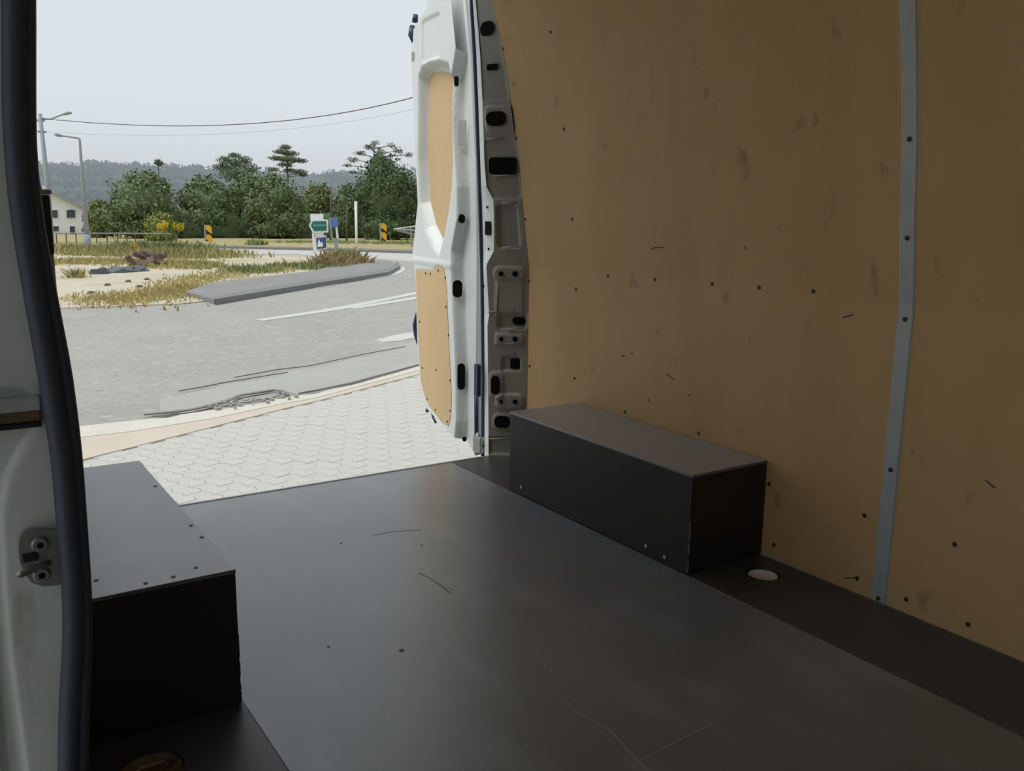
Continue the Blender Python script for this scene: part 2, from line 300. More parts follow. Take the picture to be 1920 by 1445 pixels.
# ================================================================== THE VAN (setting)
# load floor: centre board, side boards each with a round lashing hole
floor = empty('floor', (0, 0, 0), 'dark film-faced plywood load floor of the van', kind='structure')
MB().box((0, -.32, -.009), (1.204, 3.26, .018), bev=.002).build('centre_board', M['film'], floor)
def ring_board(xc, x0, x1, y0, y1, hx, hy, rad, ry):
    nn = 32; outer = []
    bm = bmesh.new(); th = .018
    ang = [2*math.pi*k/nn for k in range(nn)]
    inn = [(hx+rad*math.cos(a), hy+ry*math.sin(a)) for a in ang]
    def proj_rect(a):
        dx, dy = math.cos(a), math.sin(a); t = 1e9
        if dx > 1e-9: t = min(t, (x1-hx)/dx)
        if dx < -1e-9: t = min(t, (x0-hx)/dx)
        if dy > 1e-9: t = min(t, (y1-hy)/dy)
        if dy < -1e-9: t = min(t, (y0-hy)/dy)
        return (hx+dx*t, hy+dy*t)
    ang2 = sorted(ang + [math.atan2(y-hy, x-hx) % (2*math.pi) for x in (x0, x1) for y in (y0, y1)])
    inn = [(hx+rad*math.cos(a), hy+ry*math.sin(a)) for a in ang2]; outr = [proj_rect(a) for a in ang2]; k = len(ang2)
    V = [(x, y, 0) for x, y in inn] + [(x, y, 0) for x, y in outr] + [(x, y, -th) for x, y in inn] + [(x, y, -th) for x, y in outr]
    F_ = []
    for i in range(k):
        j = (i+1) % k
        F_ += [(i, k+i, k+j, j), (2*k+i, 2*k+j, 3*k+j, 3*k+i), (i, j, 2*k+j, 2*k+i), (k+i, 3*k+i, 3*k+j, k+j)]
    return MB().add(V, F_)
ring_board(0, .6022, .893, -1.95, 1.30, .79, -.10, .043, .048).build('side_board', M['film_side'], floor)
ring_board(0, -.90, -.6018, -1.95, 1.30, -.80, -.12, .055, .055).build('side_board', M['film_side'], floor)
for pts, wd, mt in (([(0.0249,-0.0487),(0.0188,-0.1117),(0.0019,-0.1729),(-0.0179,-0.2282),(-0.0388,-0.2816),(-0.0543,-0.3298),(-0.0624,-0.3842),(-0.0545,-0.4243),(-0.0469,-0.463),(-0.0545,-0.5031),(-0.0642,-0.5514),(-0.0702,-0.5937),(-0.076,-0.6341)], .0028, 'scratch'),
                ([(-0.0093,-0.2124),(-0.0141,-0.2306),(-0.0073,-0.2348)], .008, 'scratch'),
                ([(0.189,-0.5421),(0.1099,-0.5511),(0.036,-0.556),(-0.0589,-0.5641)], .0028, 'scratch'),
                ([(0.5046,-0.3929),(0.5435,-0.4018),(0.5871,-0.4135)], .003, 'scratch'),
                ([(.6012, -.02), (.601, -.15), (.6012, -.28), (.6008, -.40), (.601, -.55), (.6012, -.68), (.601, -.79)], .0030, 'scratch_b'),
                ([(-0.0076,0.3936),(0.0017,0.3502),(0.0041,0.2958),(0.0016,0.2349)], .003, 'scratch_b'),
                ([(0.0093,0.7192),(0.078,0.7148),(0.1536,0.685)], .002, 'scratch_b')):
    mb = MB(); L = []; Rr = []
    for i, p in enumerate(pts):
        a = Vector(pts[max(i-1, 0)]); b = Vector(pts[min(i+1, len(pts)-1)]); t = (b-a).normalized(); q = Vector((-t.y, t.x))*wd/2*random.uniform(.5, 1)
        L.append(Vector(p)+q); Rr.append(Vector(p)-q)
    for i in range(len(pts)-1):
        mb.prism([(L[i].x, L[i].y, .0006), (L[i+1].x, L[i+1].y, .0006), (Rr[i+1].x, Rr[i+1].y, .0006), (Rr[i].x, Rr[i].y, .0006)], (0, 0, -.0008))
    mb.build('scratch', M[mt], floor)
sc = MB().tube([(0, 0, -.001), (0, 0, .0012)], .0055, 10).build('screw', M['screw'], floor)
sc.location = Vector((-0.2403,0.0291,0))
for p in [(0.0949,0.5698,0),(-0.371,0.1308,0),(-0.0982,0.7075,0)]: sub(None, 'screw', sc.data, p, None, floor).scale = (.6, .6, .6)
MB().box((0, 1.296, -.012), (1.50, .012, .03), bev=.003).build('sill_edge', M['alu'], floor)
MB().box((0, -.32, -.05), (1.85, 3.26, .05)).build('subfloor', M['steel'], floor)
# lashing cups under the holes
for xx, yy, mt, r1, nm, lb in ((.79, -.10, 'cup', .040, 'lashing_point', 'pale oval lashing hole in floor beside right wheel box'), (-.80, -.12, 'brass', .052, 'lashing_point', 'brown metal lashing cup in floor before left wheel box')):
    e = empty(nm, (xx, yy, -.014), lb, 'lashing point', group='floor lashing points')
    V = []; nn = 24
    for rr_, zz in ((r1, -.001), (r1*.93, -.001), (r1*.75, -.008), (r1*.3, -.010), (.001, -.010)):
        V += [(xx+rr_*math.cos(2*math.pi*k/nn), yy+rr_*math.sin(2*math.pi*k/nn), zz-.004) for k in range(nn)]
    MB().add(V, [(i*nn+k, i*nn+(k+1) % nn, (i+1)*nn+(k+1) % nn, (i+1)*nn+k) for i in range(4) for k in range(nn)]).build('cup', M[mt], e, True)
    if mt == 'brass': MB().tube([(xx-.03, yy, -.006), (xx-.02, yy, .004), (xx+.02, yy, .004), (xx+.03, yy, -.006)], .004).build('ring', M['brass'], e, True)
# right wall of plywood, curving inwards towards the roof
wr = empty('wall_right', (0, 0, 0), 'beige plywood lining on the side of the van', kind='structure')
def lining(name, side, y0, y1, mt, parent, z0=0, z1=1.86, th=.008):
    zs = np.linspace(z0, z1, 60); V = []; Fc = []
    for yy in (y0, y1):
        for z in zs: V += [(side*prof(z), yy, z), (side*(prof(z)+th), yy, z)]
    k = len(zs)*2
    for i in range(len(zs)-1):
        a = 2*i; Fc += [(a, a+2, k+a+2, k+a), (a+1, k+a+1, k+a+3, a+3), (a, a+1, a+3, a+2), (k+a, k+a+2, k+a+3, k+a+1)]
    Fc += [(0, k, k+1, 1), (k-2, k-1, 2*k-1, 2*k-2)]
    return MB().add(V, Fc).build(name, mt, parent, True)
o = lining('panel', 1, -.378, 1.208, M['ply'], wr); o = lining('panel', 1, -1.95, -.381, M['ply'], wr)
for me_ in [o.data]: pass
for o in wr.children:
    for p in o.data.polygons: p.use_smooth = False
# screws on the panels
def wn(z):
    dz = .02; d_ = (prof(z+dz)-prof(z-dz))/(2*dz); return Vector((-1, 0, d_)).normalized()
s0 = MB().tube([(0, 0, -.002), (0, 0, .0012), (0, 0, .0018)], [.006, .006, .003], 10).build('screw', M['screw'], wr)
first = True
for y, z in [(0.9101,1.545),(0.9109,1.239),(0.9071,0.9367),(0.9095,0.6913),(0.9063,0.3679),(0.7332,0.7505),(0.4987,0.7544),(0.2507,0.7592),(0.072,0.7621),(-0.1117,0.7666),(0.6205,0.2986),(0.2742,0.2993),(-0.0087,0.2128),(-0.0405,0.0411),(-0.3189,0.2123),(-0.3139,0.0394),(-0.5594,0.2141),(-0.4539,0.0361),(-0.6117,0.0351),(1.2059,1.5313),(1.2065,1.226),(1.2,0.9323),(1.206,0.6986),(1.1942,0.3695)]:
    rot = wn(z).to_track_quat('Z', 'Y').to_euler()
    if first: s0.location = (prof(z), y, z); s0.rotation_euler = rot; first = False
    else: sub(None, 'screw', s0.data, (prof(z), y, z), rot, wr)
# dents and scuffs pressed into the ply
sg = MB()
for pts in [[(0.51,0.8481),(0.4895,0.8557),(0.448,0.8573)],[(0.4268,0.4619),(0.4092,0.4544),(0.3918,0.447)],[(0.5092,0.3671),(0.5007,0.3544)],[(0.6497,0.4851),(0.6307,0.4897)],[(0.6041,0.5024),(0.5879,0.5011)],[(1.1677,1.4145),(1.1803,1.4067)],[(0.1215,0.8736),(0.1121,0.8651)],[(-0.2058,0.7077),(-0.2363,0.7176)],[(0.3279,0.4104),(0.3162,0.4091)],[(-0.6132,0.3838),(-0.6364,0.3714)],[(-0.2714,0.0254),(-0.3184,0.0426)]]:
    for i in range(len(pts)-1):
        (y0, z0), (y1, z1) = pts[i], pts[i+1]
        d_ = Vector((y1-y0, z1-z0)).normalized(); q = Vector((-d_.y, d_.x))*.0022
        P = [(y0+q.x, z0+q.y), (y1+q.x*.5, z1+q.y*.5), (y1-q.x, z1-q.y), (y0-q.x*.4, z0-q.y*.4)]
        sg.prism([(prof(b)-.0006, a, b) for a, b in P], (.001, 0, 0))
sg.build('scuff_mark', M['film_edge'], wr)
# aluminium cover strip
zs = np.linspace(.002, 1.86, 60); V = []; ys = [-.401, -.398, -.362, -.359]; off = [0, .003, .003, 0]
for z in zs: V += [(prof(z)-o_, y_, z) for y_, o_ in zip(ys, off)]
st = MB().add(V, [(4*i+k, 4*i+k+1, 4*i+5+k, 4*i+4+k) for i in range(59) for k in range(3)] + [(0, 1, 2, 3)]).build('cover_strip', M['alu'], wr)
s1 = None
for y, z in [(-0.3802,1.1342),(-0.3805,0.9133),(-0.379,0.7221),(-0.3805,0.3496),(-0.3746,0.0111)]:
    rot = wn(z).to_track_quat('Z', 'Y').to_euler(); L = Vector((prof(z)-.003, -.381, z))
    if s1 is None: s1 = MB().tube([(0, 0, -.002), (0, 0, .002), (0, 0, .003)], [.006, .006, .003], 10).build('screw', M['screw'], st); s1.location = L; s1.rotation_euler = rot
    else: sub(None, 'screw', s1.data, L, rot, st)
# left wall, bulkhead, ceiling, rear header
wlft = empty('wall_left', (0, 0, 0), 'plywood lining of the near side behind the sliding door', kind='structure')
o = MB().box((-.905, .58, .90), (.01, 1.28, 1.78)).build('panel', M['ply'], wlft)
for p in o.data.polygons: p.use_smooth = False
MB().box((-1.03, .58, .45), (.012, 1.45, 1.9)).build('outer_skin', M['van_white'], wlft)
wf = empty('wall_front', (0, 0, 0), 'bulkhead behind the driver seats', kind='structure')
MB().box((0, -1.96, .93), (1.9, .02, 1.9)).build('bulkhead', M['van_grey'], wf)
cl = empty('ceiling', (0, 0, 0), 'roof of the van', kind='structure')
MB().box((0, -.30, 1.88), (2.0, 3.34, .03)).build('roof_skin', M['van_white'], cl)
MB().box((0, 1.36, 1.86), (1.7, .12, .09), bev=.01).build('rear_header', M['van_white'], cl)
MB().box((-.90, -1.05, 1.73), (.12, 1.9, .26), bev=.01).build('side_header', M['van_white'], cl)
MB().box((1.01, -.35, .70), (.02, 3.3, 2.4)).build('outer_skin', M['van_white'], wr)
bmp = MB().box((0, 1.42, -.22), (1.7, .20, .18), bev=.03).build('rear_bumper', M['black'], None, kind='structure', label='black rear bumper step under the load floor edge')
MB().box((0, 1.34, -.09), (1.6, .06, .07), bev=.008).build('step_edge', M['van_white'], bmp)

# ---------------- signed distance helpers for pressed sheet metal
def sd_poly(P, X, Z):
    d = np.full(X.shape, 1e9); s_ = np.ones(X.shape); n = len(P)
    for i in range(n):
        ax, az = P[i][:2]; bx, bz = P[i-1][:2]; ex, ez = bx-ax, bz-az; wx, wz = X-ax, Z-az
        t = np.clip((wx*ex+wz*ez)/(ex*ex+ez*ez+1e-12), 0, 1); d = np.minimum(d, (wx-ex*t)**2+(wz-ez*t)**2)
        c1 = Z >= az; c2 = Z < bz; c3 = ex*wz > ez*wx
        flip = (c1 & c2 & c3) | (~c1 & ~c2 & ~c3); s_ = np.where(flip, -s_, s_)
    return s_*np.sqrt(d)
def sd_rrect(cx, cz, hx, hz, rr, X, Z):
    qx = np.abs(X-cx)-hx+rr; qz = np.abs(Z-cz)-hz+rr
    return np.sqrt(np.maximum(qx, 0)**2+np.maximum(qz, 0)**2)+np.minimum(np.maximum(qx, qz), 0)-rr
def sst(a, b, x):
    t = np.clip((x-a)/(b-a), 0, 1); return t*t*(3-2*t)
def grid_mesh(name, P, keep, mt, parent, thick=None, smooth=True):
    nz_, nx_ = P.shape[:2]; V = P.reshape(-1, 3); idx = np.arange(nz_*nx_).reshape(nz_, nx_)
    q = np.stack([idx[:-1, :-1], idx[:-1, 1:], idx[1:, 1:], idx[1:, :-1]], -1)
    kk = keep[:-1, :-1] & keep[1:, :-1] & keep[:-1, 1:] & keep[1:, 1:]; q = q[kk]
    used = np.unique(q); rm = np.full(nz_*nx_, -1); rm[used] = np.arange(len(used))
    me = bpy.data.meshes.new(name); me.from_pydata(V[used].tolist(), [], rm[q].tolist()); me.materials.append(mt)
    if smooth: me.polygons.foreach_set('use_smooth', [True]*len(me.polygons))
    o = link(name, me, parent)
    if thick: mo = o.modifiers.new('thickness', 'SOLIDIFY'); mo.thickness = thick; mo.offset = -1
    return o
def snap_edge(S, Z, P, pad):         # pull near-boundary grid points on to the outline so that the cut is clean
    D0 = sd_poly(P, S, Z); e = 1e-4
    gx = (sd_poly(P, S+e, Z)-D0)/e; gz_ = (sd_poly(P, S, Z+e)-D0)/e; n_ = np.hypot(gx, gz_)+1e-9
    mv = (D0 > 0) & (D0 < pad)
    S2 = np.where(mv, S-gx/n_*D0, S); Z2 = np.where(mv, Z-gz_/n_*D0, Z)
    return S2, Z2, D0 < pad
def arr(x): return np.array(x)
def slot(name, c, nrm, upv, wx, wz, mt, parent, rr=None, depth=.004):   # rounded plate lying on a surface
    rr = rr or min(wx, wz)*.5; nrm = Vector(nrm).normalized(); upv = Vector(upv); upv = (upv-nrm*upv.dot(nrm)).normalized(); sx = upv.cross(nrm)
    pts = []
    for cx, cz, a0 in ((1, 1, 0), (-1, 1, 90), (-1, -1, 180), (1, -1, 270)):
        for k in range(5):
            a = math.radians(a0+k*22.5); pts.append((cx*(wx/2-rr)+rr*math.cos(a), cz*(wz/2-rr)+rr*math.sin(a)))
    return MB().prism([Vector(c)+nrm*depth*.5+sx*a+upv*b for a, b in pts], -nrm*depth).build(name, mt, parent)

# ---------------- rear pillar right of the opening
def pillar(side, name, lab):
    jam = lambda z: float(np.interp(z, JZ, JX)) if side > 0 else .79
    prof = lambda z: float(np.interp(z, ZP, XP)) if side > 0 else .90
    par = empty(name, (0, 0, 0), lab, kind='structure')
    zz = np.linspace(-.03, 1.84, 470); tt = np.linspace(0, 1, 46)
    tbz = [0.0725,0.3327,0.523,0.5649,0.7502,0.7666,0.8118,1.0038,1.0509,1.1484,1.3393,1.5247,1.5972]
    tbt = [0.1353,0.1211,0.107,0.1419,0.0813,0.1056,0.2531,0.2849,0.1289,0.1121,0.1597,0.1954,0.2046]
    tb = np.interp(zz, tbz, tbt)
    T = tb[:, None]+(1.0-tb[:, None])*tt[None, :]; Z = np.repeat(zz[:, None], 46, 1)
    Lm = .178; X = T*Lm
    h = np.zeros(X.shape)
    def press(cx, cz, hx, hz, rr, d_, soft=.006):
        nonlocal h
        h = h + d_*(1-sst(-soft, soft, sd_rrect(cx, cz, hx, hz, rr, X, Z)))
    R3 = [(0.5469,1.2949),(0.5227,0.9031),(0.355,1.0118),(0.5932,0.4833),(0.4097,0.6592),(0.6258,0.5399),(0.6342,0.3737),(0.5813,0.2235),(0.4287,0.0854)]
    press(.10, 1.56, .07, .20, .02, -.004)
    press(0.6373*Lm, R3[0][1], .075, .045, .02, .008)
    press(.10, 1.1146, .075, 0.1065, .02, -.005)
    press(0.599*Lm, R3[1][1], .045, 0.0789, .015, -.012)
    press(0.5818*Lm, 0.7254, .06, .026, .02, .006)
    press(0.5863*Lm, 0.6289, .055, .07, .01, .004)
    press(0.6493*Lm, 0.5421, .055, .030, .01, -.010)
    press(0.5938*Lm, 0.4707, .055, .022, .008, .006)
    press(0.6342*Lm, 0.3737, .035, .026, .006, -.008)
    press(0.6054*Lm, 0.2237, .055, .030, .02, .008)
    press(0.3141*Lm, 0.2866, .028, .055, .02, .005)
    press(0.4877*Lm, 0.1405, .045, .032, .02, .004)
    press(.09, 0.0609-.02, .08, .035, .005, -.008)
    a = arr([jam(z) for z in zz])[:, None]; b = arr([prof(z) for z in zz])[:, None]
    px = a+(b-a)*T; py = 1.32-.11*T; nl = np.hypot(.11, b-a); nx_, ny_ = -.11/nl, -(b-a)/nl
    P = np.stack([side*(px+nx_*h), py+ny_*h, Z], -1)
    keep = np.ones(X.shape, bool); bod = grid_mesh('pillar_face', P, keep, M['van_grey'], par)
    # flange turned to the rear
    uu = np.array([0, .06, .15, .4, .7, .92, 1.0])
    ex = np.full((470, 1), .782) if side < 0 else np.interp(zz, [0.0058,0.3173,0.7033,1.0526,1.3486,1.5396,1.7254], [0.8116,0.8113,0.8028,0.7876,0.7734,0.7626,0.7475])[:, None]
    bx = px[:, :1]; by = py[:, :1]
    U = uu[None, :]; P2 = np.stack([side*(bx+(ex-bx)*U - .006*np.sin(U*math.pi)), by+(1.385-by)*U, np.repeat(zz[:, None], 7, 1)], -1)
    fl = grid_mesh('flange', P2, np.ones(P2.shape[:2], bool), M['van_white'], par)
    # outer return so that the pillar is closed from behind
    V = []
    for z in (-.03, 1.0, 1.5, 1.84):
        i = int(np.argmin(abs(zz-z))); V += [tuple(P2[i, -1]), (side*1.02, 1.40, z), (side*1.02, 1.20, z)]
    MB().add(V, [(3*i+k, 3*i+k+1, 3*i+4+k, 3*i+3+k) for i in range(3) for k in range(2)]).build('outer_corner', M['van_white'], par)
    # rubber seal on the flange edge
    pts = [tuple(P2[i, -1]+np.array([side*-.002, .006, 0])) for i in range(0, 470, 12)]
    MB().tube(pts, .0095, 8).build('edge_seal', M['navy'], par, True)
    def nrm_at(z): return Vector((-side*.11, -(prof(z)-jam(z)), 0)).normalized()
    return par, (lambda t, z, hh=0: Vector((side*(jam(z)+(prof(z)-jam(z))*t), 1.32-.11*t, z))+nrm_at(z)*hh), nrm_at
par, PP, PN = pillar(1, 'trim_1', 'grey pressed steel rear pillar with punched dark holes beside the plywood wall')
nrm = (-.62, -.785, 0)
for (t, z), wx, wz, rr, hh in (
    ((0.5902,1.6033), .064, .050, .024, .001), ((0.5862,1.4741), .046, .022, .006, .001), ((0.5469,1.2949), .080, .052, .025, .010),
    ((0.5839,1.1272), .106, .062, .012, .001), ((0.4075,0.7248), .020, .020, .01, .008), ((0.7094,0.7258), .022, .022, .011, .008),
    ((0.8021,0.5427), .05, .030, .013, -.008), ((0.7238,0.4734), .020, .020, .01, .007), ((0.4161,0.472), .014, .018, .006, .007),
    ((0.7532,0.3743), .048, .040, .006, -.006), ((0.29,0.2886), .034, .074, .016, .008), ((0.7379,0.2245), .019, .019, .009, .009),
    ((0.4243,0.2226), .014, .014, .006, .009), ((0.4513,0.1403), .062, .048, .02, .007), ((0.7151,0.4165), .006, .006, .003, .001), ((0.7055,0.588), .006, .006, .003, .005)):
    slot('punched_hole', PP(t, z, hh+.002), PN(z), (0, 0, 1), wx, wz, M['hole'], par, rr, .002)
# thin raised ribs that catch the light
for a, b in [((0.2638,1.3296),(0.5398,1.3249)),((0.5398,1.3249),(0.7462,1.3317)),((0.2045,1.2234),(0.6844,1.2266)),((0.3213,1.0902),(0.9054,1.0945)),((0.505,0.9904),(0.8496,0.993)),((0.4613,0.8246),(0.851,0.8298)),((0.1182,0.5752),(0.3066,0.5781)),((0.3184,0.5781),(0.3271,0.6897)),((0.5328,0.5123),(0.9448,0.5183)),((0.4761,0.4533),(0.9139,0.4575)),((0.4857,0.197),(0.8838,0.2037)),((0.1598,0.0683),(0.6733,0.0739))]:
    MB().tube([PP(*a, .004), PP(*b, .004)], .0028, 6).build('pressed_rib', M['van_grey'], par, True)
# lock plate slot on the flange
for (px_, z, hh_, ww) in ((0, 0.896, .052, .030), (0, 0.9757, .010, .006), (0, 0.8173, .010, .006), (0, 0.6743, .010, .007), (0, 0.0325, .012, .01)):
    tbv = float(np.interp(z, [0, .5, .74, .77, 1.0], [.13, .13, .13, .28, .28])); bx = jam(z)+(prof(z)-jam(z))*tbv
    slot('flange_hole', (bx-.0075, 1.32-.11*tbv+.036 if .76 < z < 1.02 else 1.32-.11*tbv+.025, z), (-1, 0, 0), (0, 0, 1), ww*1.3, hh_, M['hole'], par, .002, .002)
MB().box((.757, 1.352, .30), (.018, .03, .13), bev=.004).build('buffer', M['navy'], par)
par2, PP2, PN2 = pillar(-1, 'trim_2', 'rear pillar on the other side of the opening, mostly behind the seal')
# latch assembly seen past the seal
lt = empty('door_check', (-.742, 1.30, .80), 'black door check with pale lower cap just right of the rubber seal', 'door check')
MB().box((-.737, 1.31, .905), (.028, .06, .17), bev=.006).build('housing', M['black'], lt)
MB().box((-.7325, 1.305, .745), (.016, .04, .20), bev=.006).build('cap', M['pole'], lt)
MB().box((-.737, 1.31, .998), (.040, .05, .014), bev=.004).build('top_plate', M['pole'], lt)
MB().tube([(-.745, 1.31, 1.0), (-.755, 1.31, 1.06), (-.765, 1.32, 1.10)], .008).build('bolt', M['steel'], lt, True)

# ---------------- open rear door
H0 = Vector((0.82,1.4,0)); HD = Vector((0.1191,0.9929,0)); HN = Vector((-0.9929,0.1191,0))
door = empty('door_1', (H0.x, H0.y, 0), 'open white rear van door with two plywood inserts', kind='structure')
outline = [tuple(p) for p in [(0.0939,-0.0523),(0.0933,0.2984),(0.0889,0.7385),(0.1105,1.1593),(0.1671,1.5309),(0.2325,1.7814)]] + [(.27, 1.86), (.44, 1.875)] + [tuple(p) for p in [(0.4998,1.7947),(0.6546,1.7351),(0.6907,1.6181),(0.6614,1.4111),(0.6391,1.1799),(0.6156,0.9928),(0.6594,0.8498),(0.6891,0.764),(0.6494,0.6566),(0.6342,0.3618),(0.5889,0.1681),(0.522,0.0677),(0.2071,0.0099)]]
body = [tuple(p) for p in [(0.1895,0.0023),(0.1723,0.0811),(0.179,0.2874),(0.1968,0.4662),(0.2261,0.6867),(0.2263,0.7969),(0.1651,0.9283),(0.1657,1.0553),(0.2105,1.287),(0.233,1.4744),(0.179,1.5883),(0.1483,1.76)]] + [(.16, 1.84), (.44, 1.90)] + [(a+.03, b) for a, b in [(0.4998,1.7947),(0.6546,1.7351),(0.6907,1.6181),(0.6614,1.4111),(0.6391,1.1799),(0.6156,0.9928),(0.6594,0.8498),(0.6891,0.764),(0.6494,0.6566),(0.6342,0.3618),(0.5889,0.1681),(0.522,0.0677)]]
s_ax = np.arange(.04, .90, .005); z_ax = np.arange(-.09, 1.92, .006); S, Z = np.meshgrid(s_ax, z_ax)
S, Z, keep = snap_edge(S, Z, outline, .006)
h = .052*(1-sst(-.004, .010, sd_poly(body, S, Z)))
rec = [(0.5927,1.5274),(0.5534,1.5601),(0.4717,1.569),(0.352,1.5574),(0.2664,1.5358),(0.2386,1.4954),(0.2329,1.3716),(0.2213,1.1622),(0.2324,1.0564),(0.2666,0.9488),(0.3254,0.8372),(0.3679,0.777),(0.4358,0.8059),(0.5246,0.877),(0.5888,0.9928),(0.6055,1.1785)]
dr_ = sd_poly([tuple(p) for p in rec], S, Z)
soft = .018+.03*(1-sst(.85, 1.1, Z))
h = h - .048*(1-sst(-soft, .012, dr_))*(sd_poly(body, S, Z) < .03)
for cx, cz, hx, hz, rr, d_ in (((0.4523,1.6663) + (.10, .085, .02, -.007)),):
    h = h + d_*(1-sst(-.006, .006, sd_rrect(cx, cz, hx, hz, rr, S, Z)))
low = [tuple(p) for p in [(0.6418,0.6912),(0.4368,0.6997),(0.4053,0.7178),(0.3621,0.7273),(0.3079,0.7193),(0.2784,0.638),(0.2549,0.4132),(0.2251,0.1868),(0.2309,0.0919),(0.2607,0.0404),(0.3405,0.0444),(0.4817,0.0834),(0.5416,0.1215),(0.5887,0.1807),(0.6202,0.3637),(0.6374,0.5597)]]
h = h - .006*(1-sst(-.004, .006, sd_poly(low, S, Z)))
h = h + .004*(1-sst(-.01, .01, sd_rrect(.3, .735, .6, .012, .01, S, Z)))*(h > .03)
def DP(s_, z, off): p = H0+HD*s_+HN*off; return Vector((p.x, p.y, z))
P = np.stack([H0.x+HD.x*S+HN.x*h, H0.y+HD.y*S+HN.y*h, Z], -1)
grid_mesh('inner_shell', P, keep, M['van_white'], door)
MB().prism([DP(a, b, -.004) for a, b in outline], -HN*.035).build('outer_skin', M['van_white'], door)
MB().tube([DP(a, b, -.006) for a, b in outline[:8]], .008, 8).build('edge_seal', M['van_white'], door, True)
def plate(name, pts, off, th, mt, parent): return MB().prism([DP(a, b, off) for a, b in pts], HN*th).build(name, mt, parent)
lp = plate('lower_panel', low, .0465, .006, M['ply_door'], door)
up = [tuple(p) for p in [(0.6389,1.5074),(0.6127,1.5313),(0.5368,1.5421),(0.4279,1.5351),(0.3297,1.5103),(0.2847,1.4632),(0.2833,1.1666),(0.3167,0.9931),(0.3991,0.8802),(0.4668,0.7811),(0.5108,0.7932),(0.5615,0.8763),(0.5994,0.9936),(0.6169,1.1808)]]
plate('upper_panel', up, .0050, .004, M['ply_door'], door)
scm = MB().tube([(0, 0, -.001), (0, 0, .002)], .005, 8)
ds = None
for s_, z in [(0.5209,0.6848),(0.4624,0.6864),(0.3681,0.7065),(0.2898,0.6823),(0.5984,0.4583),(0.2546,0.441),(0.5676,0.2473),(0.396,0.268),(0.2369,0.2479),(0.5086,0.1133),(0.4038,0.0849),(0.2668,0.061),(0.2841,0.5584),(0.2368,0.1147)]:
    L = DP(s_, z, .0525); rot = HN.to_track_quat('Z', 'Y').to_euler()
    if ds is None: ds = scm.build('screw', M['screw'], lp); ds.location = L-Vector((H0.x, H0.y, 0)) if False else L-(door.location+lp.location); ds.rotation_euler = rot
    else: sub(None, 'screw', ds.data, L, rot, lp)
# slots on the hinge-side return
sn = (-HD*.93+HN*.3)
def on_side(px_s, z, off): return DP(px_s, z, off)
for (s_, z), off, wx, wz in (((0.2137,1.4671), .035, .018, .040), ((0.1677,0.9285), .03, .026, .036), ((0.2104,0.6409), .03, .040, .072), ((0.1802,0.274), .025, .032, .112), ((0.1958,0.0237), .02, .018, .020), ((0.1555,0.0072), .02, .018, .020)):
    slot('access_slot', DP(s_-.008, z, off+.004), sn, (0, 0, 1), wx, wz, M['hole'], door, min(wx, wz)*.45, .004)
slot('side_step', DP(0.1825-.005, 1.2658, .025), sn, (0, 0, 1), .035, .10, M['van_white'], door, .005, .004)
# far edge fittings
def bit(name, pts, rad, mt): return MB().tube([DP(*p) for p in pts], rad, 8).build(name, mt, door, True)
q = [(0.6866,0.485),(0.7091,0.4272),(0.6957,0.3833),(0.6682,0.3415)]
bit('outer_handle', [(a+.012, b, .03) for a, b in q], [.006, .012, .012, .007], M['navy'])
q = [(0.6666,1.7921),(0.6606,1.7647),(0.7079,1.7549),(0.702,1.7182),(0.6892,1.685)]
bit('top_latch', [(q[0][0]-.02, q[0][1], .045), (q[1][0]-.02, q[1][1], .05)], [.012, .014], M['navy'])
bit('top_latch', [(q[2][0]-.02, q[2][1], .045), (q[3][0]-.02, q[3][1], .05), (q[4][0]-.02, q[4][1], .045)], [.012, .017, .010], M['navy'])
q = [(0.6502,1.6237)][0]; slot('grommet', DP(q[0]+.01, q[1], .053), HN, (0, 0, 1), .03, .04, M['van_grey'], door, .01, .003)
q = [(0.5355,0.075),(0.4819,0.0634),(0.4426,0.0518),(0.4102,0.039)]
bit('drain_clip', [(q[0][0], q[0][1]-.01, .04), (q[0][0]-.02, q[0][1]-.02, .05)], .008, M['black'])
bit('drain_clip', [(q[1][0], q[1][1]-.01, .04), (q[2][0], q[2][1]-.012, .05), (q[3][0], q[3][1]-.015, .05)], .005, M['black'])
# hinges between pillar and door
for z0, hh in ((1.2938, .05), (.02, .07)):
    e = MB().box(((H0.x+.79)/2+.004, 1.405, z0), (.05, .06, hh), bev=.006).build('hinge', M['steel'], door)
    MB().tube([(.80, 1.415, z0-hh/2-.01), (.80, 1.415, z0+hh/2+.01)], .010, 10).build('hinge_pin', M['steel'], e, True)
MB().tube([DP(.075, .0, .0), DP(.08, .22, .0)], .010, 8).build('lower_seal', M['navy'], door, True)

# ---------------- side door jamb at the left edge, striker, rubber seal
jb = empty('trim_3', (0, 0, 0), 'dirty white sliding door pillar at the left edge', kind='structure')
so_ = [(-0.9222,1.28),(-0.9257,1.2383),(-0.9376,1.0961),(-0.9398,0.9492),(-0.9328,0.8267),(-0.9255,0.6988),(-0.9159,0.5903),(-0.9161,0.4619),(-0.9152,0.3735),(-0.9219,0.2849),(-0.9361,0.1969),(-0.9481,0.0687),(-0.9575,-0.0443)]
si_ = [(-0.886,1.2853),(-0.888,1.2432),(-0.9053,1.0248),(-0.9014,0.9343),(-0.8908,0.8249),(-0.8776,0.7108),(-0.8756,0.5846),(-0.8773,0.4544),(-0.879,0.3652),(-0.8831,0.2745),(-0.8919,0.1833),(-0.9028,0.0522),(-0.9125,-0.0628)]
zz = np.linspace(-.45, 1.85, 240)
xo = np.interp(zz, [p[1] for p in so_][::-1], [p[0] for p in so_][::-1]); xi = np.interp(zz, [p[1] for p in si_][::-1], [p[0] for p in si_][::-1])
